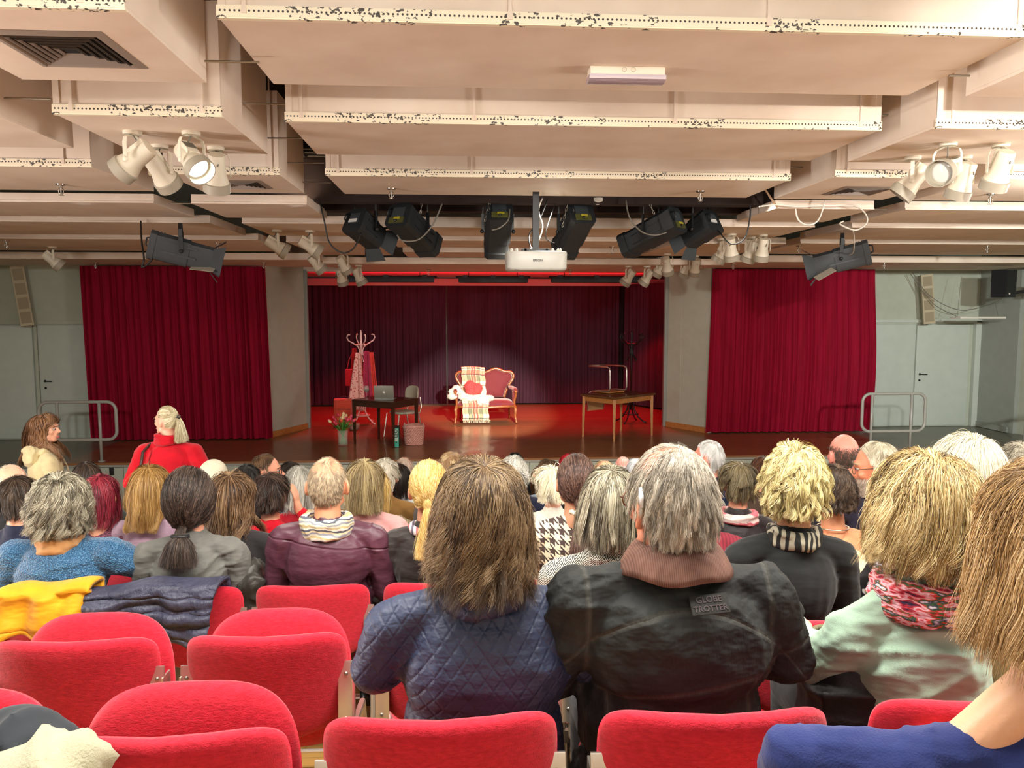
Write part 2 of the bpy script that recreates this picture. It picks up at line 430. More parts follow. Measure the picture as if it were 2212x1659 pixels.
panel(2.92, 4.4, 3.3, 4.42, 3.45, .65, 'cream ceiling panel cut by the upper right picture edge', True, [.1])
panel(2.95, 4.6, 4.74, 5.85, 3.35, .65, 'cream ceiling panel at right holding four white spotlights', True, [.10])
panel(3.02, 4.11, 6.18, 7.42, 3.30, .65, 'cream ceiling panel at right with the square air vent, beside the bright patch', True, [.10])
panel(4.40, 6.6, 6.18, 7.42, 3.30, .65, 'brightly lit white ceiling panel behind the right group of spotlights', True, [.3])
G2 = 'thin ceiling panels between the light bar and the stage'
def thin(x0, x1, y0, y1, z, label, h=.085): return panel(x0, x1, y0, y1, z, h, label, False)
thin(-2.54, -1.47, 7.52, 8.60, 3.22, 'short thin ceiling panel at left, beside the black barn door light')
thin(-2.40, -1.22, 8.68, 10.05, 3.17, 'thin ceiling panel at left, second one back from the dark gap, above two white spotlights')
thin(-2.25, -1.10, 10.12, 12.34, 3.10, 'thin ceiling panel at left over the stage edge, third one back from the dark gap')
thin(-10.4, -2.88, 7.52, 8.60, 3.22, 'long thin ceiling panel at left, nearest one behind the dark gap')
thin(-10.4, -2.74, 8.68, 10.05, 3.17, 'long thin ceiling panel at left, second one behind the dark gap')
thin(-10.4, -2.60, 10.12, 11.95, 3.12, 'long thin ceiling panel at left, third one behind the dark gap, over the stage edge')
thin(-.98, 2.72, 9.05, 10.05, 3.18, 'thin ceiling panel in the middle, right behind the black stage lights', .12)
thin(-.92, 2.66, 10.12, 11.2, 3.13, 'thin ceiling panel in the middle, second one behind the black stage lights')
thin(-.86, 2.60, 11.28, 12.32, 3.07, 'thin ceiling panel in the middle, third one behind the black stage lights')
thin(3.08, 4.08, 7.52, 8.60, 3.22, 'short thin ceiling panel at right with white cables lying over it')
thin(2.86, 4.02, 8.68, 10.05, 3.17, 'thin ceiling panel at right, second one back, above the right cluster of white spotlights')
thin(2.80, 4.3, 10.12, 12.34, 3.11, 'thin ceiling panel at right over the stage edge, third one back')
thin(4.40, 10.0, 7.52, 8.60, 3.22, 'long thin ceiling panel at right, nearest one behind the dark gap')
thin(4.46, 10.0, 8.68, 10.05, 3.17, 'long thin ceiling panel at right, second one behind the dark gap')
thin(4.50, 10.0, 10.12, 11.95, 3.12, 'long thin ceiling panel at right, third one behind the dark gap, over the stage edge')
# solid soffit above the stage front, down to the proscenium
mb = MB().box((-6.4, 12.95, 3.05), (8.4, 1.86, .1)).box((7.1, 13.1, 3.05), (5.8, 2.2, .1)).box((1.0, 13.62, 3.02), (6.4, 2.45, .1)).box((-.2, 14.82, 3.02), (9.6, .12, .1))
struct(mb.build('ceiling_soffit', m_ceil))
struct(MB().box((.5, 14.9, 3.85), (9.8, .1, 1.6)).build('wall_proscenium_header', m_ceil))
# tie rods between the panel columns: one steel rod per gap
def rod(px0, px1, py, z, Y, label):
    a = atY(px0, py, Y); b = atY(px1, py, Y)
    tag(MB().tube([a, (b.x, Y, a.z)], .006, 6).build('tie_rod', m_steel), label, 'rod', 'thin rods tying the ceiling panels together')
for px0, px1, py, Y, lb in ((442, 560, 132, 4.3, 'thin steel tie rod across the gap at upper left, nearest of the left gap'), (492, 625, 223, 5.2, 'thin steel tie rod at left, second along the gap beside the middle panels'),
        (572, 655, 298, 5.9, 'thin steel tie rod at left, third along the gap beside the middle panels'), (600, 700, 351, 6.7, 'thin steel tie rod at left, level with the front of the third middle panel'),
        (650, 715, 394, 7.3, 'thin steel tie rod at left, last before the dark gap'), (1900, 2006, 248, 5.3, 'thin steel tie rod at right, between second middle panel and spotlight panel'),
        (1702, 1790, 361, 6.8, 'thin steel tie rod at right, beside the third middle panel'), (2050, 2095, 163, 4.3, 'thin steel tie rod at upper right, in the narrow gap'),
        (370, 440, 439, 7.55, 'thin steel tie rod bridging the gap left of the short thin panel'), (0, 110, 212, 4.9, 'thin steel tie rod at the left picture edge'),
        (1850, 1916, 452, 7.6, 'thin steel tie rod right of the panel with white cables')):
    rod(px0, px1, py, 0, Y, lb)
# metal lath grid seen through the dark gap
mb = MB()
for gx0, gx1 in ((-5.5, -2.3), (3.9, 6.5), (-1.5, 3.2)):
    for k in range(9): mb.tube([(gx0, 7.45+.16*k, 3.72), (gx1, 7.45+.16*k, 3.72)], .008, 5)
    for k in range(int((gx1-gx0)/.3)): mb.tube([(gx0+.3*k, 7.4, 3.73), (gx0+.3*k-.15, 8.8, 3.73)], .008, 5)
for k in range(6): mb.tube([(-2.6, 8.3+k*.5, 3.36), (-1.9, 8.32+k*.5, 3.36)], .007, 5)
struct(mb.build('ceiling_grid', m_gal))
# ---------------------------------------------------------------- chairs
def seat_fabric():
    t = NT('red_seat_fabric'); t.set(Roughness=.85); t.b.inputs['Sheen Weight'].default_value = .25; t.b.inputs['Specular IOR Level'].default_value = .2
    n = t.noise(60, 5, t.mapp((1, 1, 2.5))); t.col(t.ramp(n, [(.25, srgb('#b01428')), (.75, srgb('#d4263c'))]))
    t.bump(t.noise(420, 2), .0009); t.bump(t.noise(90, 4, t.mapp((1, 1, 3))), .0012); return t.m
m_red = seat_fabric()
def pad(name, W, H, T, curve, material, parent, zc=0, sup=5, bottom=0, ny=0):
    """rounded upholstered panel in X-Z, bowed in Y by curve(x,z); bottom>0 draws the lower edge to a shallow V"""
    N = 72; rings = [1, .985, .95, .85, .65, .4, .15]
    V = []; Fc = []
    def pt(a, s, side):
        c, q = math.cos(a), math.sin(a)
        e = 2.0/sup; x = W/2*math.copysign(abs(c)**e, c)*s; z = H/2*math.copysign(abs(q)**e, q)*s
        if z < 0 and bottom: z *= 1+bottom*(1-abs(x)/(W/2))
        th = T/2*(max(0, 1-s**14))**.5
        return (x, curve(x, z)+side*th, z+zc)
    for side in (-1, 1):
        for s in rings:
            for k in range(N): V.append(pt(2*PI*k/N, s, side))
    m = len(rings)
    for sd in (0, 1):
        o = sd*m*N
        for i in range(m-1):
            for k in range(N): Fc.append([o+i*N+k, o+i*N+(k+1) % N, o+(i+1)*N+(k+1) % N, o+(i+1)*N+k])
        Fc.append([o+(m-1)*N+k for k in range(N)])
    for k in range(N): Fc.append([k, (k+1) % N, m*N+(k+1) % N, m*N+k])
    return MB().add(V, Fc).build(name, material, parent, smooth=True)
def make_chair(up):
    """origin on the floor under the backrest; faces +Y; seat folded up when up is true"""
    r = thing('folding_chair', '', 'chair')
    pad('backrest', .455, .285, .045, lambda x, z: -.055*(1-(x/.2275)**2)-.12*(z), m_red, r, zc=.645, sup=6, bottom=.40)
    if up:
        pad('seat', .44, .46, .055, lambda x, z: .115-.015*(1-(x/.22)**2)-.06*z+.05*(z/.23)**2, m_red, r, zc=.56, sup=3.2)
    else:
        s = pad('seat', .45, .43, .06, lambda x, z: -.02*(1-(x/.225)**2), m_red, r, zc=0, sup=4)
        s.rotation_euler = (-PI/2+.06, 0, 0); s.location = (0, .27, .43)
    for s in (-1, 1):
        b = MB().box((0, 0, 0), (.040, .008, .20), Matrix.Translation((s*.222, -.034, .590)) @ Matrix.Rotation(-.16, 4, 'X'), bev=.002).box((s*.240, -.008, .56), (.006, .055, .20), bev=.002).bar((s*.238, .0, .50), (s*.23, .03, .40), .02, .03).box((s*.227, .02, .42), (.02, .06, .04), bev=.004).build('bracket', m_chrome, r)
        MB().ball((s*.224, -.028, .655), .006, 8).build('rivet', m_steel, b); MB().ball((s*.224, -.046, .53), .006, 8).build('rivet', m_steel, b)
        MB().tube([(s*.228, .03, .42), (s*.23, .0, .25), (s*.235, -.10, .012)], .011).build('leg', m_chrome, r)
        MB().tube([(s*.224, .02, .44), (s*.224, .30, .40), (s*.228, .42, .012)], .011).build('leg', m_chrome, r)
    MB().tube([(-.232, -.06, .10), (.232, -.06, .10)], .008).build('stretcher', m_chrome, r)
    return r
chair_up = make_chair(True); chair_dn = make_chair(False)
_used = {True: False, False: False}
def place_chair(X, Y, label, up=False, rz=0, group='red folding chairs of the hall'):
    base = chair_up if up else chair_dn
    z = floor_z(Y)
    if not _used[up]:
        _used[up] = True; base.location = (X, Y, z); base.rotation_euler = (0, 0, rz); base['label'] = label; base['group'] = group; return base
    return dup(base, label, group, (X, Y, z), rz)

# ---------------------------------------------------------------- body modelling
def remesh(mb, voxel, smooth=3):
    me = mesh_from('tmp', mb.v, mb.f, None)
    bm = bmesh.new(); bm.from_mesh(me); bmesh.ops.recalc_face_normals(bm, faces=bm.faces[:]); bm.to_mesh(me); bm.free()
    o = bpy.data.objects.new('tmp', me); COL.objects.link(o)
    m = o.modifiers.new('r', 'REMESH'); m.mode = 'VOXEL'; m.voxel_size = voxel
    if smooth: q = o.modifiers.new('s', 'SMOOTH'); q.factor = .5; q.iterations = smooth
    dg = bpy.context.evaluated_depsgraph_get()
    e = bpy.data.meshes.new_from_object(o.evaluated_get(dg))
    bpy.data.objects.remove(o); bpy.data.meshes.remove(me)
    return e
def getV(me):
    a = np.empty(len(me.vertices)*3, dtype=np.float32); me.vertices.foreach_get('co', a); return a.reshape(-1, 3)
def getN(me):
    a = np.empty(len(me.vertices)*3, dtype=np.float32); me.vertices.foreach_get('normal', a); return a.reshape(-1, 3)
def wrinkle(me, amp, seed=0, freq=22, aniso=(1, 1, 2.2)):
    V = getV(me); N = getN(me); r = np.random.default_rng(seed); f = np.zeros(len(V)); A = np.array(aniso)
    w1 = np.sin(V@(r.normal(size=3)*9)+r.uniform(0, 6))*1.3
    for k in range(5):
        d = r.normal(size=3)*A; d /= np.linalg.norm(d); fr = freq*(.6+.9*r.random())
        g = np.sin(V@d*fr+r.uniform(0, 6)+w1*(1+.4*k)); m = .5+.5*np.sin(V@(r.normal(size=3)*7)+r.uniform(0, 6))
        f += (1-np.abs(g))**2*m
    V = V+N*((f-.8)*amp)[:, None]; me.vertices.foreach_set('co', V.astype(np.float32).ravel()); me.update()
def finish(me, name, material, parent):
    me.name = name; me.materials.clear(); me.materials.append(material)
    me.polygons.foreach_set('use_smooth', np.ones(len(me.polygons), dtype=bool)); me.update()
    return new_obj(name, me, parent)
SKINS = {}
def skin(hexc):
    if hexc in SKINS: return SKINS[hexc]
    t = NT('skin'); c = srgb(hexc); red = (min(1, c[0]*1.0), c[1]*.62, c[2]*.58, 1); t.set(Roughness=.48)
    t.col(t.mix(t.ramp(t.noise(9, 3), [(.42, (0, 0, 0, 1)), (.8, (.32, .32, .32, 1))]), c, red))
    t.b.inputs['Subsurface Weight'].default_value = .12; t.b.inputs['Subsurface Scale'].default_value = .01
    t.b.inputs['Subsurface Radius'].default_value = (1, .35, .2)
    t.bump(t.noise(160, 3), .0006); SKINS[hexc] = t.m; return t.m
def hair_mat(cols):
    t = NT('hair'); a = t.n('ShaderNodeAttribute'); a.attribute_name = 'hc'; x = t.n('ShaderNodeSeparateColor'); t.L(a.outputs['Color'], x.inputs[0])
    n = len(cols); t.col(t.ramp(x.outputs[0], [((i+.0)/(n-1) if n > 1 else 0, srgb(c)) for i, c in enumerate(cols)]))
    t.set(Roughness=.48); t.b.inputs['Specular IOR Level'].default_value = .3; return t.m
def hand(mb, wrist, d, nrm, curl=.5, side=1, s=1.0):
    """palm and five fingers; d points to the fingertips, nrm out of the back of the hand"""
    w_ = Vector(wrist); d = Vector(d).normalized(); n = Vector(nrm); n = (n-d*n.dot(d)).normalized(); x = d.cross(n)*side
    P = lambda a, b, c: w_+(x*a+d*b+n*c)*s
    mb.cap(P(0, -.02, 0), P(0, .02, 0), .026*s, .028*s)
    for a in (-.026, -.009, .009, .026): mb.cap(P(a*.6, .01, 0), P(a, .085, 0), .015*s, .0125*s, 8)
    for a, L in ((-.029, .062), (-.010, .078), (.010, .084), (.029, .074)):
        b = Vector((a*1.02, .088, 0)); ang = 0; r0 = .0088
        for k, f in enumerate((.45, .32, .23)):
            ang += curl*(.7 if k else .5); e = b+Vector((a*.08, math.cos(ang)*L*f, -math.sin(ang)*L*f))
            mb.cap(P(*b), P(*e), r0*s, (r0-.0009)*s, 8); b = e; r0 -= .0009
    b = P(.028, .02, -.004); e = P(.058, .052, -.014); mb.cap(b, e, .0125*s, .0105*s, 8); mb.cap(e, P(.064, .086, -.02-.012*curl), .0105*s, .0085*s, 8)
def head_prims(mb, H, hs, M, face=True, female=False):
    c = Vector((0, 0, H-.118*hs)); q = lambda x, y, z: c+Vector((x, y, z))*hs
    A = MB()
    A.ball(q(0, -.006, .012), (.075*hs, .093*hs, .106*hs), 24).ball(q(0, .03, -.055), (.056*hs, .060*hs, .060*hs), 16)
    A.cap(q(-.022, .068, -.088), q(.022, .068, -.088), .017*hs, .017*hs).cap(q(-.045, .02, -.07), q(0, .068, -.09), .022*hs, .018*hs).cap(q(.045, .02, -.07), q(0, .068, -.09), .022*hs, .018*hs)
    if face:
        A.cap(q(0, .082, .018), q(0, .110, -.022), .010*hs, .013*hs).ball(q(-.010, .100, -.026), .010*hs, 8).ball(q(.010, .100, -.026), .010*hs, 8)
        A.cap(q(-.034, .078, .026), q(.034, .078, .026), .013*hs, .013*hs)
        A.ball(q(-.040, .062, -.020), .022*hs, 10).ball(q(.040, .062, -.020), .022*hs, 10)
        A.cap(q(-.016, .084, -.050), q(.016, .084, -.050), .009*hs, .009*hs, 8).cap(q(-.013, .083, -.061), q(.013, .083, -.061), .009*hs, .009*hs, 8)
    for s in (-1, 1):
        E = Matrix.Translation(q(s*.079, -.010, -.006)) @ Matrix.Rotation(s*.55, 4, 'Z') @ Matrix.Rotation(-.18, 4, 'X')
        A.add(*_ring(.0175*hs, .031*hs, .0062*hs), E)
        A.ball((0, 0, 0), (.005*hs, .016*hs, .026*hs), 10, E).ball((s*.002, .004*hs, -.028*hs), .0085*hs, 8, E)
        A.cap(q(s*.068, .0, 0), q(s*.078, -.008, -.006), .012*hs, .012*hs, 8)
    mb.add(A.v, A.f, M)
def _ring(ry, rz, r):
    t = MB().tube([(0.002, -ry*math.cos(a), rz*math.sin(a)) for a in np.linspace(-2.2, 2.2, 12)], r, 7); return t.v, t.f
def head_matrix(H, hs, yaw, tilt, roll=0):
    c = Vector((0, -.01, H-.20*hs))
    return Matrix.Translation(c) @ Matrix.Rotation(yaw, 4, 'Z') @ Matrix.Rotation(tilt, 4, 'X') @ Matrix.Rotation(roll, 4, 'Y') @ Matrix.Translation(-c)

# ---------------------------------------------------------------- hair
def nrmz(a): return a/np.maximum(np.linalg.norm(a, axis=-1, keepdims=True), 1e-9)
def make_hair(parent, H, hs, Mh, st, seed):
    r = np.random.default_rng(seed); g = lambda k, d: st.get(k, d)
    hc = np.array([0, -.006*hs, H-.106*hs]); Rk = np.array([.0765, .0945, .1075])*hs
    n, K, L = int(g('n', 3000)), g('K', 9), g('L', .12)
    thr_y = np.array([-1, -.3, .1, .5, 1.0]); thr_z = np.array(g('line', [-.72, -.62, -.12, .40, .55]))
    bald, mode = g('bald', 0), g('mode', 'free')
    def mask(d):
        k = d[:, 2] > np.interp(d[:, 1], thr_y, thr_z)
        k &= ~((np.abs(d[:, 0]) > .80) & (d[:, 2] < .18) & (d[:, 1] > -.38) & (mode != 'long'))
        return k
    crown = nrmz(np.array(g('crown', (.08, -.42, .85))))
    d = nrmz(r.normal(size=(n*4, 3))); ne = int(n*.5); d = np.concatenate([d, nrmz(crown+r.normal(size=(ne, 3))*.16)]); d = d[r.permutation(len(d))]; d = d[mask(d)]
    if bald:
        top = np.clip((d[:, 2]-g('bz', .35))/.35, 0, 1); ctr = np.clip((d[:, 1]+.75)/.5, 0, 1); keep = r.random(len(d)) > bald*top*np.maximum(ctr, .35 if bald < .94 else 1); d = d[keep]
    d = d[:n]; n = len(d)
    ncl = max(8, int(g('ncl', n/28))); ncl = min(ncl, n); cen = d[:ncl]
    cl = np.empty(n, dtype=int)
    for i in range(0, n, 2000): cl[i:i+2000] = np.argmax(d[i:i+2000]@cen.T, axis=1)
    cl[:ncl] = np.arange(ncl); crand = r.random(ncl); cph = r.uniform(0, 2*PI, ncl); cdir = nrmz(r.normal(size=(ncl, 3)))
    Ls = L*(1+g('Lvar', .18)*(r.random(n)-.5)*2)
    crown = nrmz(np.array(g('crown', (.08, -.42, .85))))
    nr = nrmz(d/Rk); vol = g('vol', .02); wr_ = .5*r.random(n)+.5*np.sqrt(crand[cl])
    P = np.empty((n, K+1, 3)); P[:, 0] = d*Rk*.985
    ds = (Ls/K)[:, None]
    if mode == 'tie':
        T = np.array(g('tie', (0, -.115, -.06)))*hs; td = nrmz((T/Rk)[None])[0]
        om = np.arccos(np.clip(d@td, -1, 1)); so = np.sin(om)+1e-6
        bow = g('bow', .35)
        for i in range(1, K+1):
            t = i/K; q = (np.sin((1-t)*om)/so)[:, None]*d+(np.sin(t*om)/so)[:, None]*td
            q = nrmz(q); infl = 1+(vol/.09)*np.sin(PI*min(1, t*.95+.05))*(.6+.4*r.random(n))[:, None]
            tgt = q*Rk*infl+r.normal(size=(n, 3))*.0012
            P[:, i] = tgt if t < .999 else T+r.normal(size=(n, 3))*.006
    else:
        t0 = nrmz((d-crown)-nr*np.sum((d-crown)*nr, axis=1)[:, None])
        side = np.array(g('sweep', (0, 0, 0)))
        dc = np.clip(np.linalg.norm(d-crown, axis=1)/.42, 0, 1)[:, None]; t0 = t0*dc+np.array([0, -1.0, -.15])*(1-dc)
        fr_ = np.clip((d[:, 1]-.05)/.35, 0, 1)[:, None]; sx = np.where(d[:, 0] > g('part', 0), 1., -1.)
        v0 = nrmz(t0*(1-fr_)+fr_*np.stack([sx*1.1, -.55+0*sx, -.25+0*sx], 1)); t0 = v0-nr*np.sum(v0*nr, axis=1)[:, None]
        v = nrmz(nr*g('lift', .35)+t0+side+np.array([0, 0, -g('g0', .2)])+r.normal(size=(n, 3))*g('frz0', .12)+cdir[cl]*g('cvar', .15))
        grav, frz = g('grav', .35), g('frz', .035)
        for i in range(1, K+1):
            t = i/K; p = P[:, i-1]+v*ds
            v = nrmz(v+np.array([0, 0, -grav])+r.normal(size=(n, 3))*frz+cdir[cl]*g('cvar2', .05))
            if g('flip', 0) and t > .55:
                hzn = nrmz(p*np.array([1, 1, 0])+1e-6); v = nrmz(v+hzn*g('flip', 0)*(t-.45)*2)
            Ri = Rk+(vol*min(1, i/2.5))*(.55+.45*r.random(n))[:, None]*np.array([1, 1, .85])
            q = p/Ri; m = np.linalg.norm(q, axis=1); ins = m < 1
            p[ins] = (q[ins]/m[ins][:, None])*Ri[ins]
            fc = (p[:, 1] > .030*hs) & (p[:, 2] < .035*hs); p[fc, 1] = (.030+.008*crand[cl][fc])*hs; p[fc, 0] = np.where(p[fc, 0] >= 0, 1, -1)*np.maximum(np.abs(p[fc, 0]), (.072+.01*crand[cl][fc])*hs)
            lw = p[:, 2] < .01; lim = g('wid', .125)*hs*(.62+.42*wr_); ax = np.abs(p[:, 0]); ex = lw & (ax > lim); p[ex, 0] = np.sign(p[ex, 0])*(lim[ex]+(ax[ex]-lim[ex])*.35)
            if g('body', True):
                low = p[:, 2] < -.09*hs; rr = np.hypot(p[:, 0], p[:, 1]); nr_ = g('neck', .066)*hs; bad = low & (rr < nr_)
                p[bad, :2] *= (nr_/np.maximum(rr[bad], 1e-4))[:, None]
                lo = p[:, 2] < -.15; bk = lo & (p[:, 1] < .03)
                lim = -(.095+np.clip((-.15-p[:, 2])*.55, 0, .055))-.015*crand[cl]
                p[bk, 1] = np.minimum(p[bk, 1], lim[bk])
                fr = lo & ~bk; p[fr, 1] = np.maximum(p[fr, 1], (.10+np.clip((-.15-p[:, 2])*.5, 0, .05))[fr])
            P[:, i] = p
    if g('zend', None) is not None:
        ze = (g('zend', 0)-.0)*hs+g('zvar', .014)*(r.random(n)-.5)*2+g('zvar', .014)*(crand[cl]-.5); below = P[:, :, 2] < ze[:, None]; below[:, :2] = False; has = below.any(1); idx = np.argmax(below, 1)
        z1 = P[np.arange(n), idx, 2]; z0 = P[np.arange(n), np.maximum(idx-1, 0), 2]; fr2 = np.where(has, (idx-1+np.clip((z0-ze)/np.maximum(z0-z1, 1e-5), 0, 1))/K, 1.0)
        tt = np.linspace(0, 1, K+1)[None]*fr2[:, None]*K; i0 = np.clip(tt.astype(int), 0, K-1); f_ = (tt-i0)[..., None]; ar = np.arange(n)[:, None]; P = P[ar, i0]*(1-f_)+P[ar, i0+1]*f_
    if mode == 'tie' and g('tail', 0):
        nt = int(n*.55); T = np.array(g('tie', (0, -.115, -.06)))*hs; Lt = g('tail', .2)
        Q = np.empty((nt, K+1, 3)); th = r.uniform(0, 2*PI, nt); rad = np.sqrt(r.random(nt))*.012
        Q[:, 0] = T+np.stack([np.cos(th)*rad, np.sin(th)*rad*.7, rad*0], 1)
        out = np.stack([np.cos(th), np.sin(th)*.6-.35, 0*th], 1)*g('fan', .3); v = nrmz(out+np.array([0, -.25, -g('droop', .5)])+r.normal(size=(nt, 3))*.06)
        c2 = r.integers(0, ncl, nt); l2 = Lt*(.75+.35*r.random(nt))/K
        for i in range(1, K+1):
            p = Q[:, i-1]+v*l2[:, None]; v = nrmz(v+np.array([0, 0, -.35])+r.normal(size=(nt, 3))*g('frz', .05)+cdir[c2]*.08)
            lo = p[:, 2] < -.13; lim = -(.092+np.clip((-.13-p[:, 2])*.5, 0, .06))-.02*r.random(nt); p[lo, 1] = np.minimum(p[lo, 1], lim[lo]); Q[:, i] = p
        P = np.concatenate([P, Q]); cl = np.concatenate([cl, c2]); n += nt
    ts = np.linspace(0, 1, K+1)
    clump = g('clump', .45)
    if clump and mode != 'tie':
        ctr = P[cl]  if False else P[:ncl][cl]
        P = P+(ctr-P)*(clump*ts**1.3)[None, :, None]
    ca = g('curl', 0)
    if ca:
        tg = nrmz(np.gradient(P, axis=1)); u = nrmz(np.cross(tg, np.array([0.3, .2, 1.0]))); w2 = np.cross(tg, u)
        ph = cph[cl][:, None]+r.normal(size=(n, 1))*g('phv', .35)+ts[None]*2*PI*g('turns', 1.5)*(.7+.6*crand[cl])[:, None]
        am = ca*(ts**1.3)[None]*(.6+.8*crand[cl])[:, None]
        P = P+u*(np.cos(ph)*am)[:, :, None]+w2*(np.sin(ph)*am)[:, :, None]
        q = P/(Rk*1.01); m = np.linalg.norm(q, axis=2, keepdims=True); P = np.where(m < 1, q/np.maximum(m, 1e-6)*Rk*1.01, P)
    rad = P-np.array([0, 0, 0]); rad[..., 2] = np.where(P[..., 2] < 0, 0, rad[..., 2]); rad = nrmz(rad)
    tg = nrmz(np.gradient(P, axis=1)); sd = nrmz(np.cross(tg, rad)+r.normal(size=(n, 1, 3))*.35)
    wd = g('w', .0016)*(1-.72*ts**2)[None]*(.7+.6*r.random((n, 1)))
    A = P+sd*(wd/2)[..., None]; B = P-sd*(wd/2)[..., None]
    V = np.stack([A, B], axis=2).reshape(-1, 3)
    base = (np.arange(n)*(K+1)*2)[:, None]+(np.arange(K)*2)[None]
    F = np.stack([base, base+1, base+3, base+2], axis=2).reshape(-1, 4)
    tone = np.clip(g('tmix', .55)*crand[cl]+(1-g('tmix', .55))*r.random(n), 0, 1)
    tone = np.clip((tone-.5)*1.5+.5, 0, 1)
    hc_ = np.repeat(tone, (K+1)*2)
    # scalp cap under thick hair
    if not bald and g('capmesh', True):
        gu, gv = 40, 24; th = np.linspace(0, 2*PI, gu, endpoint=False); ph = np.linspace(0, PI, gv+1)
        D = np.stack([np.outer(np.sin(ph), np.cos(th)), np.outer(np.sin(ph), np.sin(th)), np.outer(np.cos(ph), np.ones(gu))], 2).reshape(-1, 3)
        cv = D*(Rk*.992); ok = mask(D); idx = np.arange(len(D)).reshape(gv+1, gu)
        a, b, c_, e = idx[:-1, :], np.roll(idx[:-1], -1, 1), np.roll(idx[1:], -1, 1), idx[1:]
        q = np.stack([a, e, c_, b], 2).reshape(-1, 4); q = q[ok[q].all(axis=1)]
        F = np.concatenate([F, q+len(V)]); V = np.concatenate([V, cv]); hc_ = np.concatenate([hc_, np.full(len(cv), g('captone', .3))])
    V = V+hc
    M = np.array(Mh); V = V@M[:3, :3].T+M[:3, 3]
    me = mesh_from('hair', V, F, hair_mat(st['cols']))
    at = me.attributes.new('hc', 'FLOAT_COLOR', 'POINT')
    at.data.foreach_set('color', np.stack([hc_, hc_, hc_, np.ones_like(hc_)], 1).astype(np.float32).ravel())
    return new_obj('hair', me, parent)

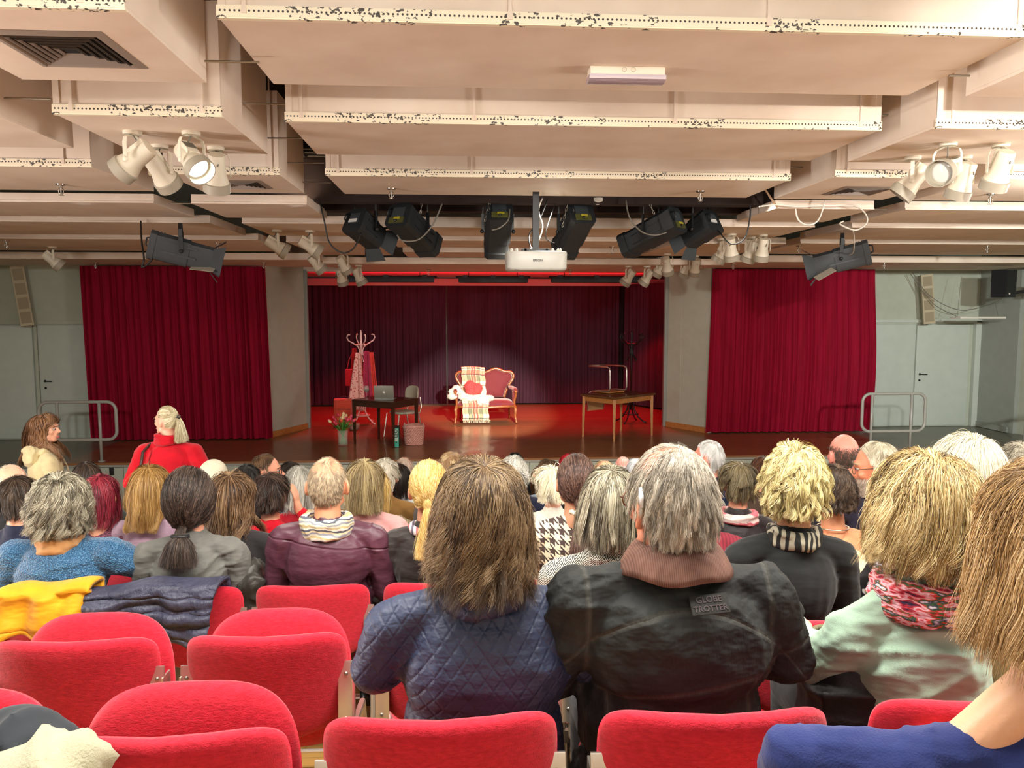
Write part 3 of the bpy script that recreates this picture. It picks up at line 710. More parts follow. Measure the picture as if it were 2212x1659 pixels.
# ---------------------------------------------------------------- people
def chair_words(lb):
    w_ = lb.split(',')[0].split()[:12]
    while w_[-1] in ('the', 'a', 'of', 'and', 'with', 'in', 'at', 'behind', 'over', 'to', 'left', 'on', 'right', 'between', 'just', 'on', 'down', 'her'): w_.pop()
    return 'red chair of the '+' '.join(w_)
def person(X, Y, ztop, label, top, topname='sweater', H=None, yaw=0, sw=1.0, hs=1.0, hyaw=0, tilt=0, roll=0, lean=0, sk='#e2a98a', hair=None, near=False,
           legs='#23242a', face=False, standing=False, arms=None, wr=.004, chair=True, chair_label=None, bulk=1.0, female=False, seed=1, collar=.066, armr=1.0, slope=0, shz=0, skin_only_hand=None, torso_dx=0, belly=1.0, cz=0):
    fz = floor_z(Y); H = H or (ztop-fz)
    r = thing('person', label, 'person', (X, Y, fz), yaw)
    Mh = head_matrix(H, hs, hyaw, tilt, roll)
    vx = .0055 if near else .0085
    B = MB(); head_prims(B, H, hs, Mh, True, female)
    nz = H-.20*hs
    B.cap((0, -.004, nz+.03), (0, -.022, H-.30), .053*hs*(.88 if female else 1), .058*hs, 14)
    B.cap((0, 0, H-.40), (0, .02, .6 if not standing else .95), .07, .08)
    sh = H-.335+shz; W = .178*sw
    arms = arms or {}
    A = {}
    for s in (-1, 1):
        a = arms.get(s) or ((s*(W+.045), .03, sh-.25), (s*.12, .26, sh-.30))
        A[s] = a; S = (s*W, 0, sh-.02)
        B.cap((s*.03, -.014, H-.31), (s*W*.8, 0, sh-.01), .038, .034)
        B.cap((0, 0, sh), S, .035, .04).cap(S, a[0], .036, .03).cap(a[0], a[1], .03, .024)
        dv = Vector(a[1])-Vector(a[0]); hd = a[2] if len(a) > 2 else (dv.x, dv.y, dv.z); hn = a[3] if len(a) > 3 else (0, .2, 1)
        hand(B, Vector(a[1])+dv.normalized()*.02, hd, hn, a[4] if len(a) > 4 else .45, side=s, s=.95 if not female else .86)
    if not standing:
        for s in (-1, 1): B.cap((s*.085, .04, .52), (s*.10, .43, .50), .05, .04).cap((s*.10, .43, .50), (s*.10, .42, .10), .04, .03).cap((s*.10, .42, .06), (s*.10, .52, .035), .03, .025)
    else:
        for s in (-1, 1): B.cap((s*.085, .0, .92), (s*.09, .01, .5), .06, .045).cap((s*.09, .01, .5), (s*.09, -.02, .10), .045, .03).cap((s*.09, -.01, .05), (s*.09, .12, .035), .03, .025)
    b = remesh(B, vx, 2)
    body = finish(b, 'body', skin(sk), r)
    # upper garment
    G = MB(); k = bulk
    G.ball((torso_dx*.3, -.012, sh-.10), (.158*sw*k, .112*k, .165), 20).ball((torso_dx*.5, 0, sh-.02), (.13*sw*k, .085*k, .10), 16)
    G.ball((0, .02, sh-.28), (.150*sw*k*belly, .125*k*belly, .19), 20)
    if not standing: G.ball((0, .03, sh-.47), (.168*sw*k*belly, .14*k, .15), 20)
    else: G.cap((0, .01, sh-.35), (0, .01, sh-.60), .13*k, .16*k)
    for s in (-1, 1):
        G.cap((s*.035, -.012, H-.30+slope), (s*W*.90, 0, sh-.004), .046, .052*k)
        e, h = A[s][0], A[s][1]
        G.cap((s*W, 0, sh-.022), e, .060*k*armr, .050*k*armr).cap(e, Vector(h)*.92+Vector(e)*.08, .051*k*armr, .036*k*armr)
    if collar: G.cap((0, -.018, H-.33), (0, -.016, H-.275+cz), .075, collar, 16)
    gm = remesh(G, .0075 if near else .011, 3)
    if wr: wrinkle(gm, wr, seed)
    gar = finish(gm, topname, top, r)
    # trousers and shoes
    T = MB(); lm = legs if not isinstance(legs, str) else cloth('trousers', legs)
    if not standing:
        T.ball((0, .05, .53), (.17, .14, .10), 14)
        for s in (-1, 1): T.cap((s*.085, .05, .53), (s*.10, .43, .51), .085, .068).cap((s*.10, .43, .51), (s*.10, .425, .10), .064, .055)
    else:
        T.ball((0, .0, .93), (.16, .13, .14), 14)
        for s in (-1, 1): T.cap((s*.085, 0, .92), (s*.09, .01, .5), .095, .068).cap((s*.09, .01, .5), (s*.09, -.02, .10), .066, .055)
    finish(remesh(T, .014, 2), 'trousers', lm, r)
    for s in (-1, 1):
        fy = .47 if not standing else .05
        finish(remesh(MB().ball((s*.10, fy, .045), (.047, .125, .045), 14).box((s*.10, fy, .012), (.08, .23, .02)), .012, 2), 'shoe', m_shoe, r)
    if hair: make_hair(r, H, hs, Mh, hair, seed+100)
    if chair and not standing:
        cy = Y-.165; p = Vector((X, Y, 0))+Matrix.Rotation(yaw, 3, 'Z') @ Vector((0, -.165, 0))
        place_chair(p.x, p.y, chair_label or chair_words(label), False, yaw)
    return r, body, gar, Mh, H
m_shoe = mat('shoe_leather', '#1c1a1a', .4)
# ---------------------------------------------------------------- curtains
def curtain_mat(name, a, b, rough=.8):
    t = NT(name); t.set(Roughness=rough); t.b.inputs['Sheen Weight'].default_value = .3; t.b.inputs['Specular IOR Level'].default_value = .15
    t.b.inputs['Sheen Tint'].default_value = srgb(b)
    t.col(t.ramp(t.noise(3, 3, t.mapp((6, 6, .5))), [(.3, srgb(a)), (.7, srgb(b))])); t.bump(t.noise(700, 2), .0006); return t.m
m_cur = curtain_mat('crimson_curtain', '#7e0722', '#94092c')
m_bcur = curtain_mat('plum_curtain', '#35232f', '#402b3a')
def curtain(name, label, pts, z0, z1, n, amp, m, seed, topw=1.0, group=None, flare=None):
    """pleated cloth along the plan polyline pts; z1 at the top"""
    r = np.random.default_rng(seed); P = [Vector((*p, 0)) for p in pts]
    Ls = [0]
    for i in range(len(P)-1): Ls.append(Ls[-1]+(P[i+1]-P[i]).length)
    def at(u):
        d = u*Ls[-1]
        for i in range(len(P)-1):
            if d <= Ls[i+1] or i == len(P)-2:
                t = (d-Ls[i])/(Ls[i+1]-Ls[i]); a = P[i].lerp(P[i+1], t); n_ = (P[i+1]-P[i]).normalized(); return a, Vector((-n_.y, n_.x, 0))
    nu, nv = n*14, 14; wid = r.uniform(.5, 1.5, n+1); cum = np.concatenate([[0], np.cumsum(wid)]); cum /= cum[-1]
    aa = r.uniform(.4, 1.25, n+2)
    def fn(u, v):
        k = int(np.searchsorted(cum, u, side='right')-1); k = min(max(k, 0), n); t = (u-cum[k])/(cum[k+1]-cum[k])
        z = z0+(z1-z0)*v; p, nn = at(u)
        am = amp*(aa[k]*(1-t)+aa[k+1]*t)*(.45+.55*(1-v)); o = am*math.cos(2*PI*t)+.25*am*math.sin(2*PI*u*n*2.7+1.5*v)
        q = p-nn*o
        if flare:
            fx = flare(u, v); q.x += fx
        return (q.x, q.y, z)
    o = MB().grid(fn, nu, nv).build(name, m, None, smooth=True)
    return tag(o, label, 'curtain', group)
cl0, cl1 = atY(187, 760, 13.45).x, atY(578, 760, 13.45).x
curtain('side_curtain', 'crimson floor length curtain left of the stage opening, behind the woman in red', [(cl0, 13.48), (cl1, 13.48)], .02, 2.98, 22, .055, m_cur, 3, flare=lambda u, v: (.06*u*(1-v)-.05*(1-u)*v))
cr0, cr1 = atY(1536, 760, 13.62).x, atY(1886, 760, 13.62).x
curtain('side_curtain', 'brighter crimson curtain right of the stage opening, with the shadow of stage lights on it', [(cr0, 13.66), (cr1, 13.62)], .02, 2.98, 17, .05, m_cur, 5, flare=lambda u, v: (-.07*(1-u)*(1-v)+.05*u*math.sin(v*4.2)))
bx = [atY(p, 760, 18.2).x for p in (640, 964, 967, 1337)]
curtain('back_curtain', 'dark plum backdrop curtain on the left half of the stage, behind the coat stand', [(bx[0], 18.15), (bx[1]-.000, 18.2)], .04, 2.86, 26, .035, m_bcur, 8)
curtain('back_curtain', 'dark plum backdrop curtain behind the sofa, lit by the round spot', [(bx[2]+.002, 18.22), (bx[3], 18.28)], .04, 2.86, 30, .03, m_bcur, 9)
curtain('back_curtain', 'narrow dark wing curtain at the right of the stage, behind the black coat stand', [(bx[3]+.12, 18.1), (4.86, 16.3)], .04, 2.86, 14, .03, m_bcur, 10)
curtain('back_curtain', 'narrow dark wing curtain along the left edge of the stage opening', [(-3.86, 15.6), (bx[0]-.02, 18.1)], .04, 2.86, 14, .03, m_bcur, 11)

struct(MB().box((bx[3]+.06, 18.38, 1.5), (.30, .02, 3.0)).build('backdrop_gap_shade', m_dark))  # flat black strip added as the darkness in the curtain gap
# ---------------------------------------------------------------- fur
def fur(name, V, N, n, L, w_, cols, parent, seed=0, down=.3):
    r = np.random.default_rng(seed); i = r.integers(0, len(V), n); K = 4
    p = V[i]+r.normal(size=(n, 3))*.003; v = nrmz(N[i]+r.normal(size=(n, 3))*.45+np.array([0, 0, -down])); P = [p]
    for k in range(K): p = p+v*(L/K)*(.6+.7*r.random((n, 1))); v = nrmz(v+r.normal(size=(n, 3))*.25+np.array([0, 0, -down*.6])); P.append(p)
    P = np.stack(P, 1); tg = nrmz(np.gradient(P, axis=1)); sd = nrmz(np.cross(tg, nrmz(r.normal(size=(n, 1, 3)))))
    wd = w_*(1-.8*np.linspace(0, 1, K+1)**1.5)[None, :, None]; Vv = np.stack([P+sd*wd/2, P-sd*wd/2], 2).reshape(-1, 3)
    b = (np.arange(n)*(K+1)*2)[:, None]+(np.arange(K)*2)[None]; F = np.stack([b, b+1, b+3, b+2], 2).reshape(-1, 4)
    me = mesh_from(name, Vv, F, hair_mat(cols)); h = np.repeat(r.random(n), (K+1)*2)
    at = me.attributes.new('hc', 'FLOAT_COLOR', 'POINT'); at.data.foreach_set('color', np.stack([h, h, h, np.ones_like(h)], 1).astype(np.float32).ravel())
    return new_obj(name, me, parent)

# ---------------------------------------------------------------- sofa
m_rose = mat('rose_velvet', '#6b2229', .6, bump=.0005, bscale=400, **{'Sheen_Weight': .4}) if False else cloth('rose_velvet', '#6e232b', .7, 0, .0005, 400, .06, .4)
m_walnut = mat('polished_walnut', '#8a4f2c', .25, var=.25, vscale=14)
sofa = thing('sofa', 'small antique sofa with carved walnut frame and dark rose velvet in the stage spotlight', 'sofa', (.44, 15.45, 0))
def back_line(n=60, k=1.0, dz=0):
    half = [(.40, .46), (.43, .58), (.50, .72), (.575, .84), (.59, .92), (.53, .985), (.42, .99), (.30, 1.035), (.22, 1.05), (.12, 1.02), (.0, .975)]
    pts = half+[(-x, z) for x, z in half[-2::-1]]
    out = []
    for i in range(len(pts)-1):
        p0, p1, p2, p3 = pts[max(i-1, 0)], pts[i], pts[i+1], pts[min(i+2, len(pts)-1)]
        for j in range(4):
            t = j/4; q = [.5*((2*p1[a])+(-p0[a]+p2[a])*t+(2*p0[a]-5*p1[a]+4*p2[a]-p3[a])*t*t+(-p0[a]+3*p1[a]-3*p2[a]+p3[a])*t**3) for a in (0, 1)]
            out.append((q[0]*k, q[1]*1.0+dz))
    out.append(pts[-1]); return out
bl = back_line()
by = lambda z: .24+.12*(z-.45)
MB().tube([(x, by(z), z) for x, z in bl], .026, 8).build('back_frame', m_walnut, sofa, smooth=True)
mb = MB(); c0 = (0, .72); V = []; Fc = []
for s_, dy in ((1, 0), (.92, -.03), (.7, -.05), (.35, -.055)):
    for x, z in bl: V.append((c0[0]+(x-c0[0])*s_*.97, by(z)+dy, c0[1]+(z-c0[1])*s_*.97))
m_ = len(bl)
for i in range(3):
    for k in range(m_): Fc.append([i*m_+k, i*m_+(k+1) % m_, (i+1)*m_+(k+1) % m_, (i+1)*m_+k])
Fc.append([3*m_+k for k in range(m_)]); Fc.append([k for k in range(m_)][::-1])
mb.add(V, Fc).build('backrest', m_rose, sofa, smooth=True)
def seat_fn(u, v):
    x = (u-.5)*1.12; y = -.30+.52*v; e = (1-abs(2*u-1)**6)*(1-abs(2*v-1)**6); return (x, y, .385+.085*max(e, 0)**.5)
MB().grid(seat_fn, 28, 14).box((0, -.04, .375), (1.12, .52, .05), bev=.01).build('seat_cushion', m_rose, sofa, smooth=True)
MB().tube([(-.56, -.30, .34), (-.4, -.335, .345), (0, -.35, .33), (.4, -.335, .345), (.56, -.30, .34)], .026, 8).build('seat_rail', m_walnut, sofa, smooth=True)
for s in (-1, 1):
    pts = [(s*.57, -.28, .36), (s*.595, -.32, .28), (s*.585, -.31, .16), (s*.60, -.33, .06), (s*.615, -.37, .012)]
    MB().tube(pts, [.034, .036, .024, .018, .024], 8).build('leg', m_walnut, sofa, smooth=True)
    MB().tube([(s*.50, .28, .36), (s*.50, .30, .18), (s*.51, .34, .012)], [.026, .02, .018], 8).build('leg', m_walnut, sofa, smooth=True)
    MB().tube([(s*.57, -.28, .36), (s*.575, -.25, .46), (s*.60, -.29, .56), (s*.60, -.31, .62), (s*.595, -.27, .655)], [.028, .024, .022, .028, .03], 8).ball((s*.60, -.31, .63), .033, 10).build('arm_post', m_walnut, sofa, smooth=True)
    MB().tube([(s*.60, -.29, .645), (s*.60, -.1, .66), (s*.55, .1, .67), (s*.47, .25, .68)], [.042, .045, .045, .03], 10).box((s*.57, -.04, .52), (.05, .44, .24), bev=.02).build('armrest', m_rose, sofa, smooth=True)
# throw
def plaid():
    t = NT('tartan_blanket'); t.set(Roughness=.95); x = t.n('ShaderNodeSeparateXYZ'); t.L(t.tc('UV'), x.inputs[0]); u, v = x.outputs[0], x.outputs[1]
    def band(s, c, wd): return t.mt('LESS_THAN', t.mt('ABSOLUTE', t.mt('SUBTRACT', s, c)), wd/2)
    col = srgb('#e9e0bd')
    def lay(col, s, c, wd, h, f=1.0):
        return t.mix(t.mt('MULTIPLY', band(s, c, wd), f), col, srgb(h))
    for s, cs in ((u, ((.30, .14, '#59604a', .6), (.70, .14, '#59604a', .6), (.5, .20, '#e0483c', .75), (.5, .03, '#f0d9c8', .7), (.44, .02, '#2b2b3a', .8), (.56, .02, '#2b2b3a', .8), (.24, .014, '#23232e', .9), (.36, .014, '#23232e', .9), (.76, .014, '#23232e', .9), (.90, .012, '#23232e', .9), (.10, .012, '#b8483c', .8)))
        ,): 
        for c, wd, h, f in cs: col = lay(col, s, c, wd, h, f)
    fv = t.mt('FRACT', t.mt('SUBTRACT', t.mt('DIVIDE', v, .55), .38))
    for c, wd, h, f in ((.16, .10, '#e0483c', .6), (.27, .10, '#59604a', .6), (.20, .02, '#2b2b3a', .8), (.40, .012, '#23232e', .9), (.08, .012, '#23232e', .9), (.72, .012, '#23232e', .8)): col = lay(col, fv, c, wd, h, f)
    t.col(col); t.bump(t.noise(300, 2), .002); return t.m
def throw():
    prof = [(.37, .70), (.36, .88), (.345, 1.02), (.30, 1.085), (.245, 1.07), (.215, .98), (.17, .75), (.14, .58), (.12, .505), (.0, .495), (-.2, .49), (-.31, .475), (-.385, .42), (-.40, .30), (-.395, .18), (-.40, .085)]
    P = [Vector((0, a, b)) for a, b in prof]; d = [0]
    for i in range(len(P)-1): d.append(d[-1]+(P[i+1]-P[i]).length)
    nu, nv = 24, 60; V = []; UV = []
    for i in range(nu+1):
        for j in range(nv+1):
            s = d[-1]*j/nv; k = max(0, min(len(P)-2, int(np.searchsorted(d, s)-1))); t = (s-d[k])/(d[k+1]-d[k]); p = P[k].lerp(P[k+1], t); u = i/nu
            x = -.485+u*(.46+.06*j/nv)+.03*(j/nv)+.008*math.sin(j*.9)
            hump = .035*math.sin(PI*min(1, max(0, (x+.55)/.5))) if j < 22 else 0
            V.append((x, p.y+.010*math.sin(u*13+j*.11)*(j > 40), p.z+hump*.6)); UV.append((u, j/nv))
    Fc = [[i*(nv+1)+j, (i+1)*(nv+1)+j, (i+1)*(nv+1)+j+1, i*(nv+1)+j+1] for i in range(nu) for j in range(nv)]
    me = mesh_from('tartan_throw', V, Fc, plaid()); uv = me.uv_layers.new(name='UVMap')
    for l in me.loops: uv.data[l.index].uv = UV[l.vertex_index]
    o = new_obj('tartan_throw', me); o.location = sofa.location
    sm = o.modifiers.new('s', 'SOLIDIFY'); sm.thickness = .008; sm.offset = 1
    tag(o, 'red, green and cream tartan blanket hanging over the left half of the sofa', 'blanket')
    f = MB()
    for k in range(34):
        x = -.44+.53*k/33+random.uniform(-.005, .005); f.tube([(x, -.401, .09), (x+random.uniform(-.008, .008), -.405, .055), (x+random.uniform(-.015, .015), -.402, .03)], .0032, 4)
    tag(f.build('fringe', mat('wool_fringe', '#e6dcc0', .9), o), kind='stuff')
throw()
def sheep():
    mb = MB(); pts = [(-.66, -.28, .55, .07), (-.64, -.2, .64, .07), (-.58, -.15, .70, .06), (-.52, -.18, .62, .08), (-.42, -.2, .53, .10), (-.28, -.22, .51, .11), (-.12, -.22, .51, .11), (.0, -.24, .50, .11), (.08, -.22, .50, .07), (.0, -.38, .43, .05), (-.1, -.37, .44, .05)]
    for x, y, z, q in pts: mb.ball((x, y, z), (q*1.1, q*1.4, .04), 12)
    for a, b in zip(pts[:8], pts[1:9]): mb.cap(a[:3], b[:3], .04, .04)
    m = remesh(mb, .014, 3); o = finish(m, 'sheepskin', mat('sheepskin_wool', '#efe9dc', .95, bump=.004, bscale=60), None); o.location = sofa.location
    tag(o, 'white fluffy sheepskin lying over the left arm and seat of the sofa', 'sheepskin')
    tag(fur('wool', getV(m), getN(m), 9000, .035, .004, ['#d8cfbd', '#f7f3ea', '#ffffff'], o, 4), kind='stuff')
sheep()
def heart():
    mb = MB(); mb.ball((-.075, 0, .06), (.105, .06, .10), 16).ball((.075, 0, .06), (.105, .06, .10), 16).ball((0, 0, -.03), (.12, .055, .09), 16).cap((-.09, 0, .02), (0, 0, -.12), .06, .04).cap((.09, 0, .02), (0, 0, -.12), .06, .04)
    m = remesh(mb, .012, 4); o = finish(m, 'heart_cushion', mat('coral_plush', '#e8494c', .95), None); o.location = (sofa.location.x-.25, sofa.location.y-.12, .66); o.rotation_euler = (-.3, .35, 0)
    tag(o, 'coral pink fluffy heart shaped cushion on the sheepskin', 'cushion')
    tag(fur('plush_pile', getV(m), getN(m), 6000, .022, .003, ['#d8383f', '#f2595b', '#ff8a86'], o, 5, .1), kind='stuff')
heart()

# ---------------------------------------------------------------- tables
m_dwood = mat('dark_stained_wood', '#3a2115', .3, var=.25, vscale=12)
desk = thing('desk', 'small dark brown wooden desk at the left of the stage, under the laptop', 'desk', (-1.31, 12.95, 0), -.56)
W_, D_ = .86, .70
MB().box((0, 0, .745), (W_, D_, .028), bev=.006).build('tabletop', m_dwood, desk)
MB().box((0, -D_/2+.03, .69), (W_-.08, .02, .09)).box((0, D_/2-.03, .69), (W_-.08, .02, .09)).box((-W_/2+.03, 0, .69), (.02, D_-.08, .09)).box((W_/2-.03, 0, .69), (.02, D_-.08, .09)).build('apron', m_dwood, desk)
for i in (-1, 1):
    for j in (-1, 1): MB().bar((i*(W_/2-.028), j*(D_/2-.028), .73), (i*(W_/2-.028), j*(D_/2-.028), 0), .05, .05, .026).build('leg', m_dwood, desk)
m_lwood = mat('light_oak', '#a9713c', .4, var=.2, vscale=12); m_mwood = mat('brown_tabletop', '#5a3a20', .25, var=.2, vscale=10)
tb = thing('table', 'light brown wooden table at the right of the stage, with an upturned chair on it', 'table', (2.75, 13.47, 0), .67)
W_, D_ = 1.12, .80
MB().box((0, 0, .748), (W_, D_, .034), bev=.004).build('tabletop', m_mwood, tb)
MB().box((0, -D_/2+.05, .685), (W_-.14, .02, .085)).box((0, D_/2-.05, .685), (W_-.14, .02, .085)).box((-W_/2+.05, 0, .685), (.02, D_-.14, .085)).box((W_/2-.05, 0, .685), (.02, D_-.14, .085)).build('apron', m_lwood, tb)
for i in (-1, 1):
    for j in (-1, 1): MB().bar((i*(W_/2-.05), j*(D_/2-.05), .73), (i*(W_/2-.04), j*(D_/2-.04), 0), .055, .055, .03).build('leg', m_lwood, tb)
# upturned cantilever chair, seat on the table
cc = thing('cantilever_chair', 'tubular steel cantilever chair standing upside down on the right table', 'chair', (2.62, 13.68, .766), math.atan2(-.82, .58)-PI/2+PI)
# local: front of the chair = -Y ; seat lies at z 0..0.03
MB().box((0, 0, .018), (.40, .40, .022), bev=.006).build('seat', m_lwood, cc)
fr = MB()
for s in (-1, 1):
    fr.tube([(s*.215, .24, .012), (s*.215, .05, .042), (s*.215, -.17, .045), (s*.215, -.225, .06), (s*.215, -.24, .11), (s*.215, -.235, .40), (s*.215, -.22, .455), (s*.215, -.17, .475), (s*.215, .30, .47)], .0125, 8)
fr.tube([(-.215, .30, .47), (.215, .30, .47)], .0125); fr.build('frame', m_chrome, cc, smooth=True)
fb = MB()
for s in (-1, 1): fb.tube([(s*.215, .24, .012), (s*.215, .285, -.03), (s*.213, .30, -.12), (s*.21, .33, -.34)], .0125, 8)
fb.build('back_frame', m_chrome, cc, smooth=True)
MB().grid(lambda u, v: ((u-.5)*.41, .335+.03*(1-(2*u-1)**2)+.02*v, -.36+.16*v), 12, 4).grid(lambda u, v: ((u-.5)*.41, .322+.03*(1-(2*u-1)**2)+.02*v, -.36+.16*v), 12, 4).build('backrest', mat('tan_plywood', '#c79a68', .45, var=.1), cc, smooth=True)

# ---------------------------------------------------------------- bentwood coat stands
def coat_stand(loc, m, label):
    r = thing('coat_stand', label, 'coat stand', loc)
    MB().tube([(0, 0, .25), (0, 0, 1.5), (0, 0, 1.72), (0, 0, 1.80), (0, 0, 1.86)], [.022, .022, .024, .02, .008], 10).build('pole', m, r, smooth=True)
    for k in range(4):
        a = PI/4+.2+k*PI/2; c, s = math.cos(a), math.sin(a)
        MB().tube([(c*x, s*x, z) for x, z in ((.03, .55), (.045, .40), (.08, .25), (.16, .12), (.26, .04), (.33, .012))], [.014, .015, .015, .014, .014, .016], 8).build('leg', m, r, smooth=True)
        a += PI/4+.25; c, s = math.cos(a), math.sin(a)
        MB().tube([(c*x, s*x, z) for x, z in ((.12, 1.24), (.145, 1.245), (.13, 1.27), (.09, 1.30), (.035, 1.38), (.03, 1.46), (.07, 1.54), (.16, 1.60), (.25, 1.65), (.285, 1.71), (.27, 1.76), (.235, 1.775), (.22, 1.76))], .0125, 8).build('hook', m, r, smooth=True)
    MB().tube([(.115*math.cos(t), .115*math.sin(t), 1.575) for t in np.linspace(0, 2*PI, 21)[:-1]], .011, 8, closed=True).build('upper_ring', m, r, smooth=True)
    MB().tube([(.15*math.cos(t), .15*math.sin(t), .17) for t in np.linspace(0, 2*PI, 25)[:-1]], .010, 8, closed=True).build('lower_ring', m, r, smooth=True)
    return r
p = atZ(783, 915, 0); rk = coat_stand((p.x, p.y, 0), mat('white_lacquer', '#e9cfc6', .4), 'white bentwood coat stand hung with red and pink clothes, at the left of the stage')
p2 = atZ(1362, 912, 0); coat_stand((p2.x, p2.y, 0), mat('black_lacquer', '#161312', .35), 'empty black bentwood coat stand behind the right table')
def drape(name, label, cat, ox, w0, w1, z1, z0, m, seed, oy=0, lean=0):
    def fn(u, v):
        wd = w0+(w1-w0)*v; x = ox+lean*v+(u-.5)*wd; y = oy-.03*math.cos(u*2*PI)*(.4+.6*v)+.02*math.sin(u*19+seed)*v; z = z1-(z1-z0)*v+.012*math.sin(u*11+seed)*(v > .9)
        return (p.x+x, p.y+y, z)
    mb = MB().grid(fn, 28, 14); o = mb.build(name, m, None, smooth=True); s = o.modifiers.new('s', 'SOLIDIFY'); s.thickness = .03; s.offset = 0
    return tag(o, label, cat)
drape('coat', 'dark pink long coat hanging at the right of the white coat stand', 'coat', .12, .10, .20, 1.45, .55, cloth('pink_coat', '#a83050', folds=.006), 2, -.10)
drape('coat', 'orange red long coat hanging rightmost on the white coat stand', 'coat', .20, .08, .18, 1.42, .32, cloth('orange_coat', '#d8463c', folds=.006), 5, -.02, .05)
drape('shirt', 'red blouse hanging on the left hook of the white coat stand', 'blouse', -.13, .08, .20, 1.50, .62, cloth('red_blouse', '#b3141f', folds=.006), 7, -.02)
def dots():
    t = NT('spotted_scarf_cloth'); t.set(Roughness=.85); t.col(t.ramp(t.vor(24), [(.28, srgb('#b8404a')), (.34, srgb('#e8b8ac'))])); return t.m
drape('scarf', 'long pink and red spotted dress hanging down the middle of the white coat stand', 'dress', -.05, .07, .36, 1.42, .28, dots(), 9, -.14, -.04)
bg = tag(MB().box((p.x-.21, p.y-.10, .93), (.20, .07, .33), bev=.03).tube([(p.x-.28, p.y-.1, 1.05), (p.x-.22, p.y-.08, 1.30), (p.x-.14, p.y-.08, 1.46), (p.x-.15, p.y-.1, 1.07)], .008).build('handbag', cloth('red_bag', '#c41420', folds=.004)), 'bright red bag hanging at the left of the white coat stand', 'bag')

# ---------------------------------------------------------------- things around the desk
sp = atZ(738, 921, 0); sc = thing('suitcase', 'orange red upright suitcase standing left of the desk', 'suitcase', (sp.x+.02, sp.y+.1, 0), .05)
m_case = cloth('suitcase_cloth', '#c4472f', .7, 0, .0006, 300)
MB().box((0, 0, .28), (.34, .20, .50), bev=.03).build('shell', m_case, sc)
MB().box((.01, -.105, .20), (.27, .03, .27), bev=.012).build('pocket', m_case, sc); MB().box((.01, -.105, .40), (.27, .03, .11), bev=.012).build('pocket', m_case, sc)
MB().tube([(-.05, 0, .52), (-.045, 0, .56), (.03, 0, .575), (.10, 0, .56), (.105, 0, .52)], .008).build('handle', m_black, sc)
for s in (-1, 1): MB().ball((s*.14, 0, .02), .02, 8).build('foot', m_black, sc)
MB().box((.03, -.122, .335), (.24, .004, .006)).build('zip', m_black, sc)
# tulips
vp = atZ(741, 962, 0); vs = thing('vase', 'clear glass vase of water on the stage floor, left of the desk', 'vase', (vp.x, vp.y, 0))
def glass(name, c='#ffffff', rough=.02):
    t = NT(name); t.col(srgb(c)); t.set(Roughness=rough, IOR=1.45); t.b.inputs['Alpha'].default_value = .13; return t.m
m_glass = glass('clear_glass', '#e8f5e6')
MB().lathe([(.0, .004), (.075, .004), (.082, .02), (.080, .15), (.092, .26), (.088, .26), (.076, .15), (.077, .03), (0, .02)], seg=28).build('glass_body', m_glass, vs, smooth=True)
MB().lathe([(0, .022), (.075, .022), (.074, .14), (0, .14)], seg=24).build('water', glass('water', '#dff0d0'), vs, smooth=True)
m_stem = mat('tulip_green', '#5f9a3c', .5, var=.2); m_leaf = mat('tulip_leaf', '#3f7a34', .5, var=.3)
tcol = [mat('tulip_'+n, h, .5, var=.15) for n, h in (('pink', '#e0506a'), ('coral', '#e8603c'), ('cream', '#f3d9a4'), ('rose', '#d83a58'))]
for k in range(32):
    a = random.uniform(0, 2*PI); R = random.uniform(.02, .20); h = .47-.45*R*R/.2+random.uniform(-.05, .03)
    b = (.045*math.cos(a+2.6), .045*math.sin(a+2.6), .03); t = Vector((R*math.cos(a), R*math.sin(a), h))
    r = thing('tulip', ('pink', 'orange coral', 'cream yellow', 'deep rose')[k % 4]+' tulip in the clear glass vase on the stage', 'tulip', (vp.x, vp.y, 0), 0, 'tulips in the glass vase')
    mid = (R*.25*math.cos(a), R*.25*math.sin(a), .24)
    MB().tube([b, mid, (R*.7*math.cos(a), R*.7*math.sin(a), .24+(h-.24)*.6), t], .0045, 6).build('stem', m_stem, r, smooth=True)
    q = (t-Vector(mid)).to_track_quat('Z', 'Y').to_matrix().to_4x4()
    MB().lathe([(.004, -.008), (.021, .004), (.026, .024), (.020, .048), (.006, .062)], seg=9, M=Matrix.Translation(t) @ q).build('blossom', tcol[k % 4], r, smooth=True)
    if k % 2 == 0:
        L = []; e = Vector((math.cos(a+.6)*(R+.03), math.sin(a+.6)*(R+.03), .30+.06*random.random()))
        sdv = Vector((-math.sin(a+.6), math.cos(a+.6), 0))
        MB().grid(lambda u, v: Vector(mid).lerp(e, v)+sdv*((u-.5)*.045*math.sin(PI*(v*.9+.08)))+Vector((0, 0, .04*math.sin(PI*v))), 2, 8).build('leaf', m_leaf, r, smooth=True)
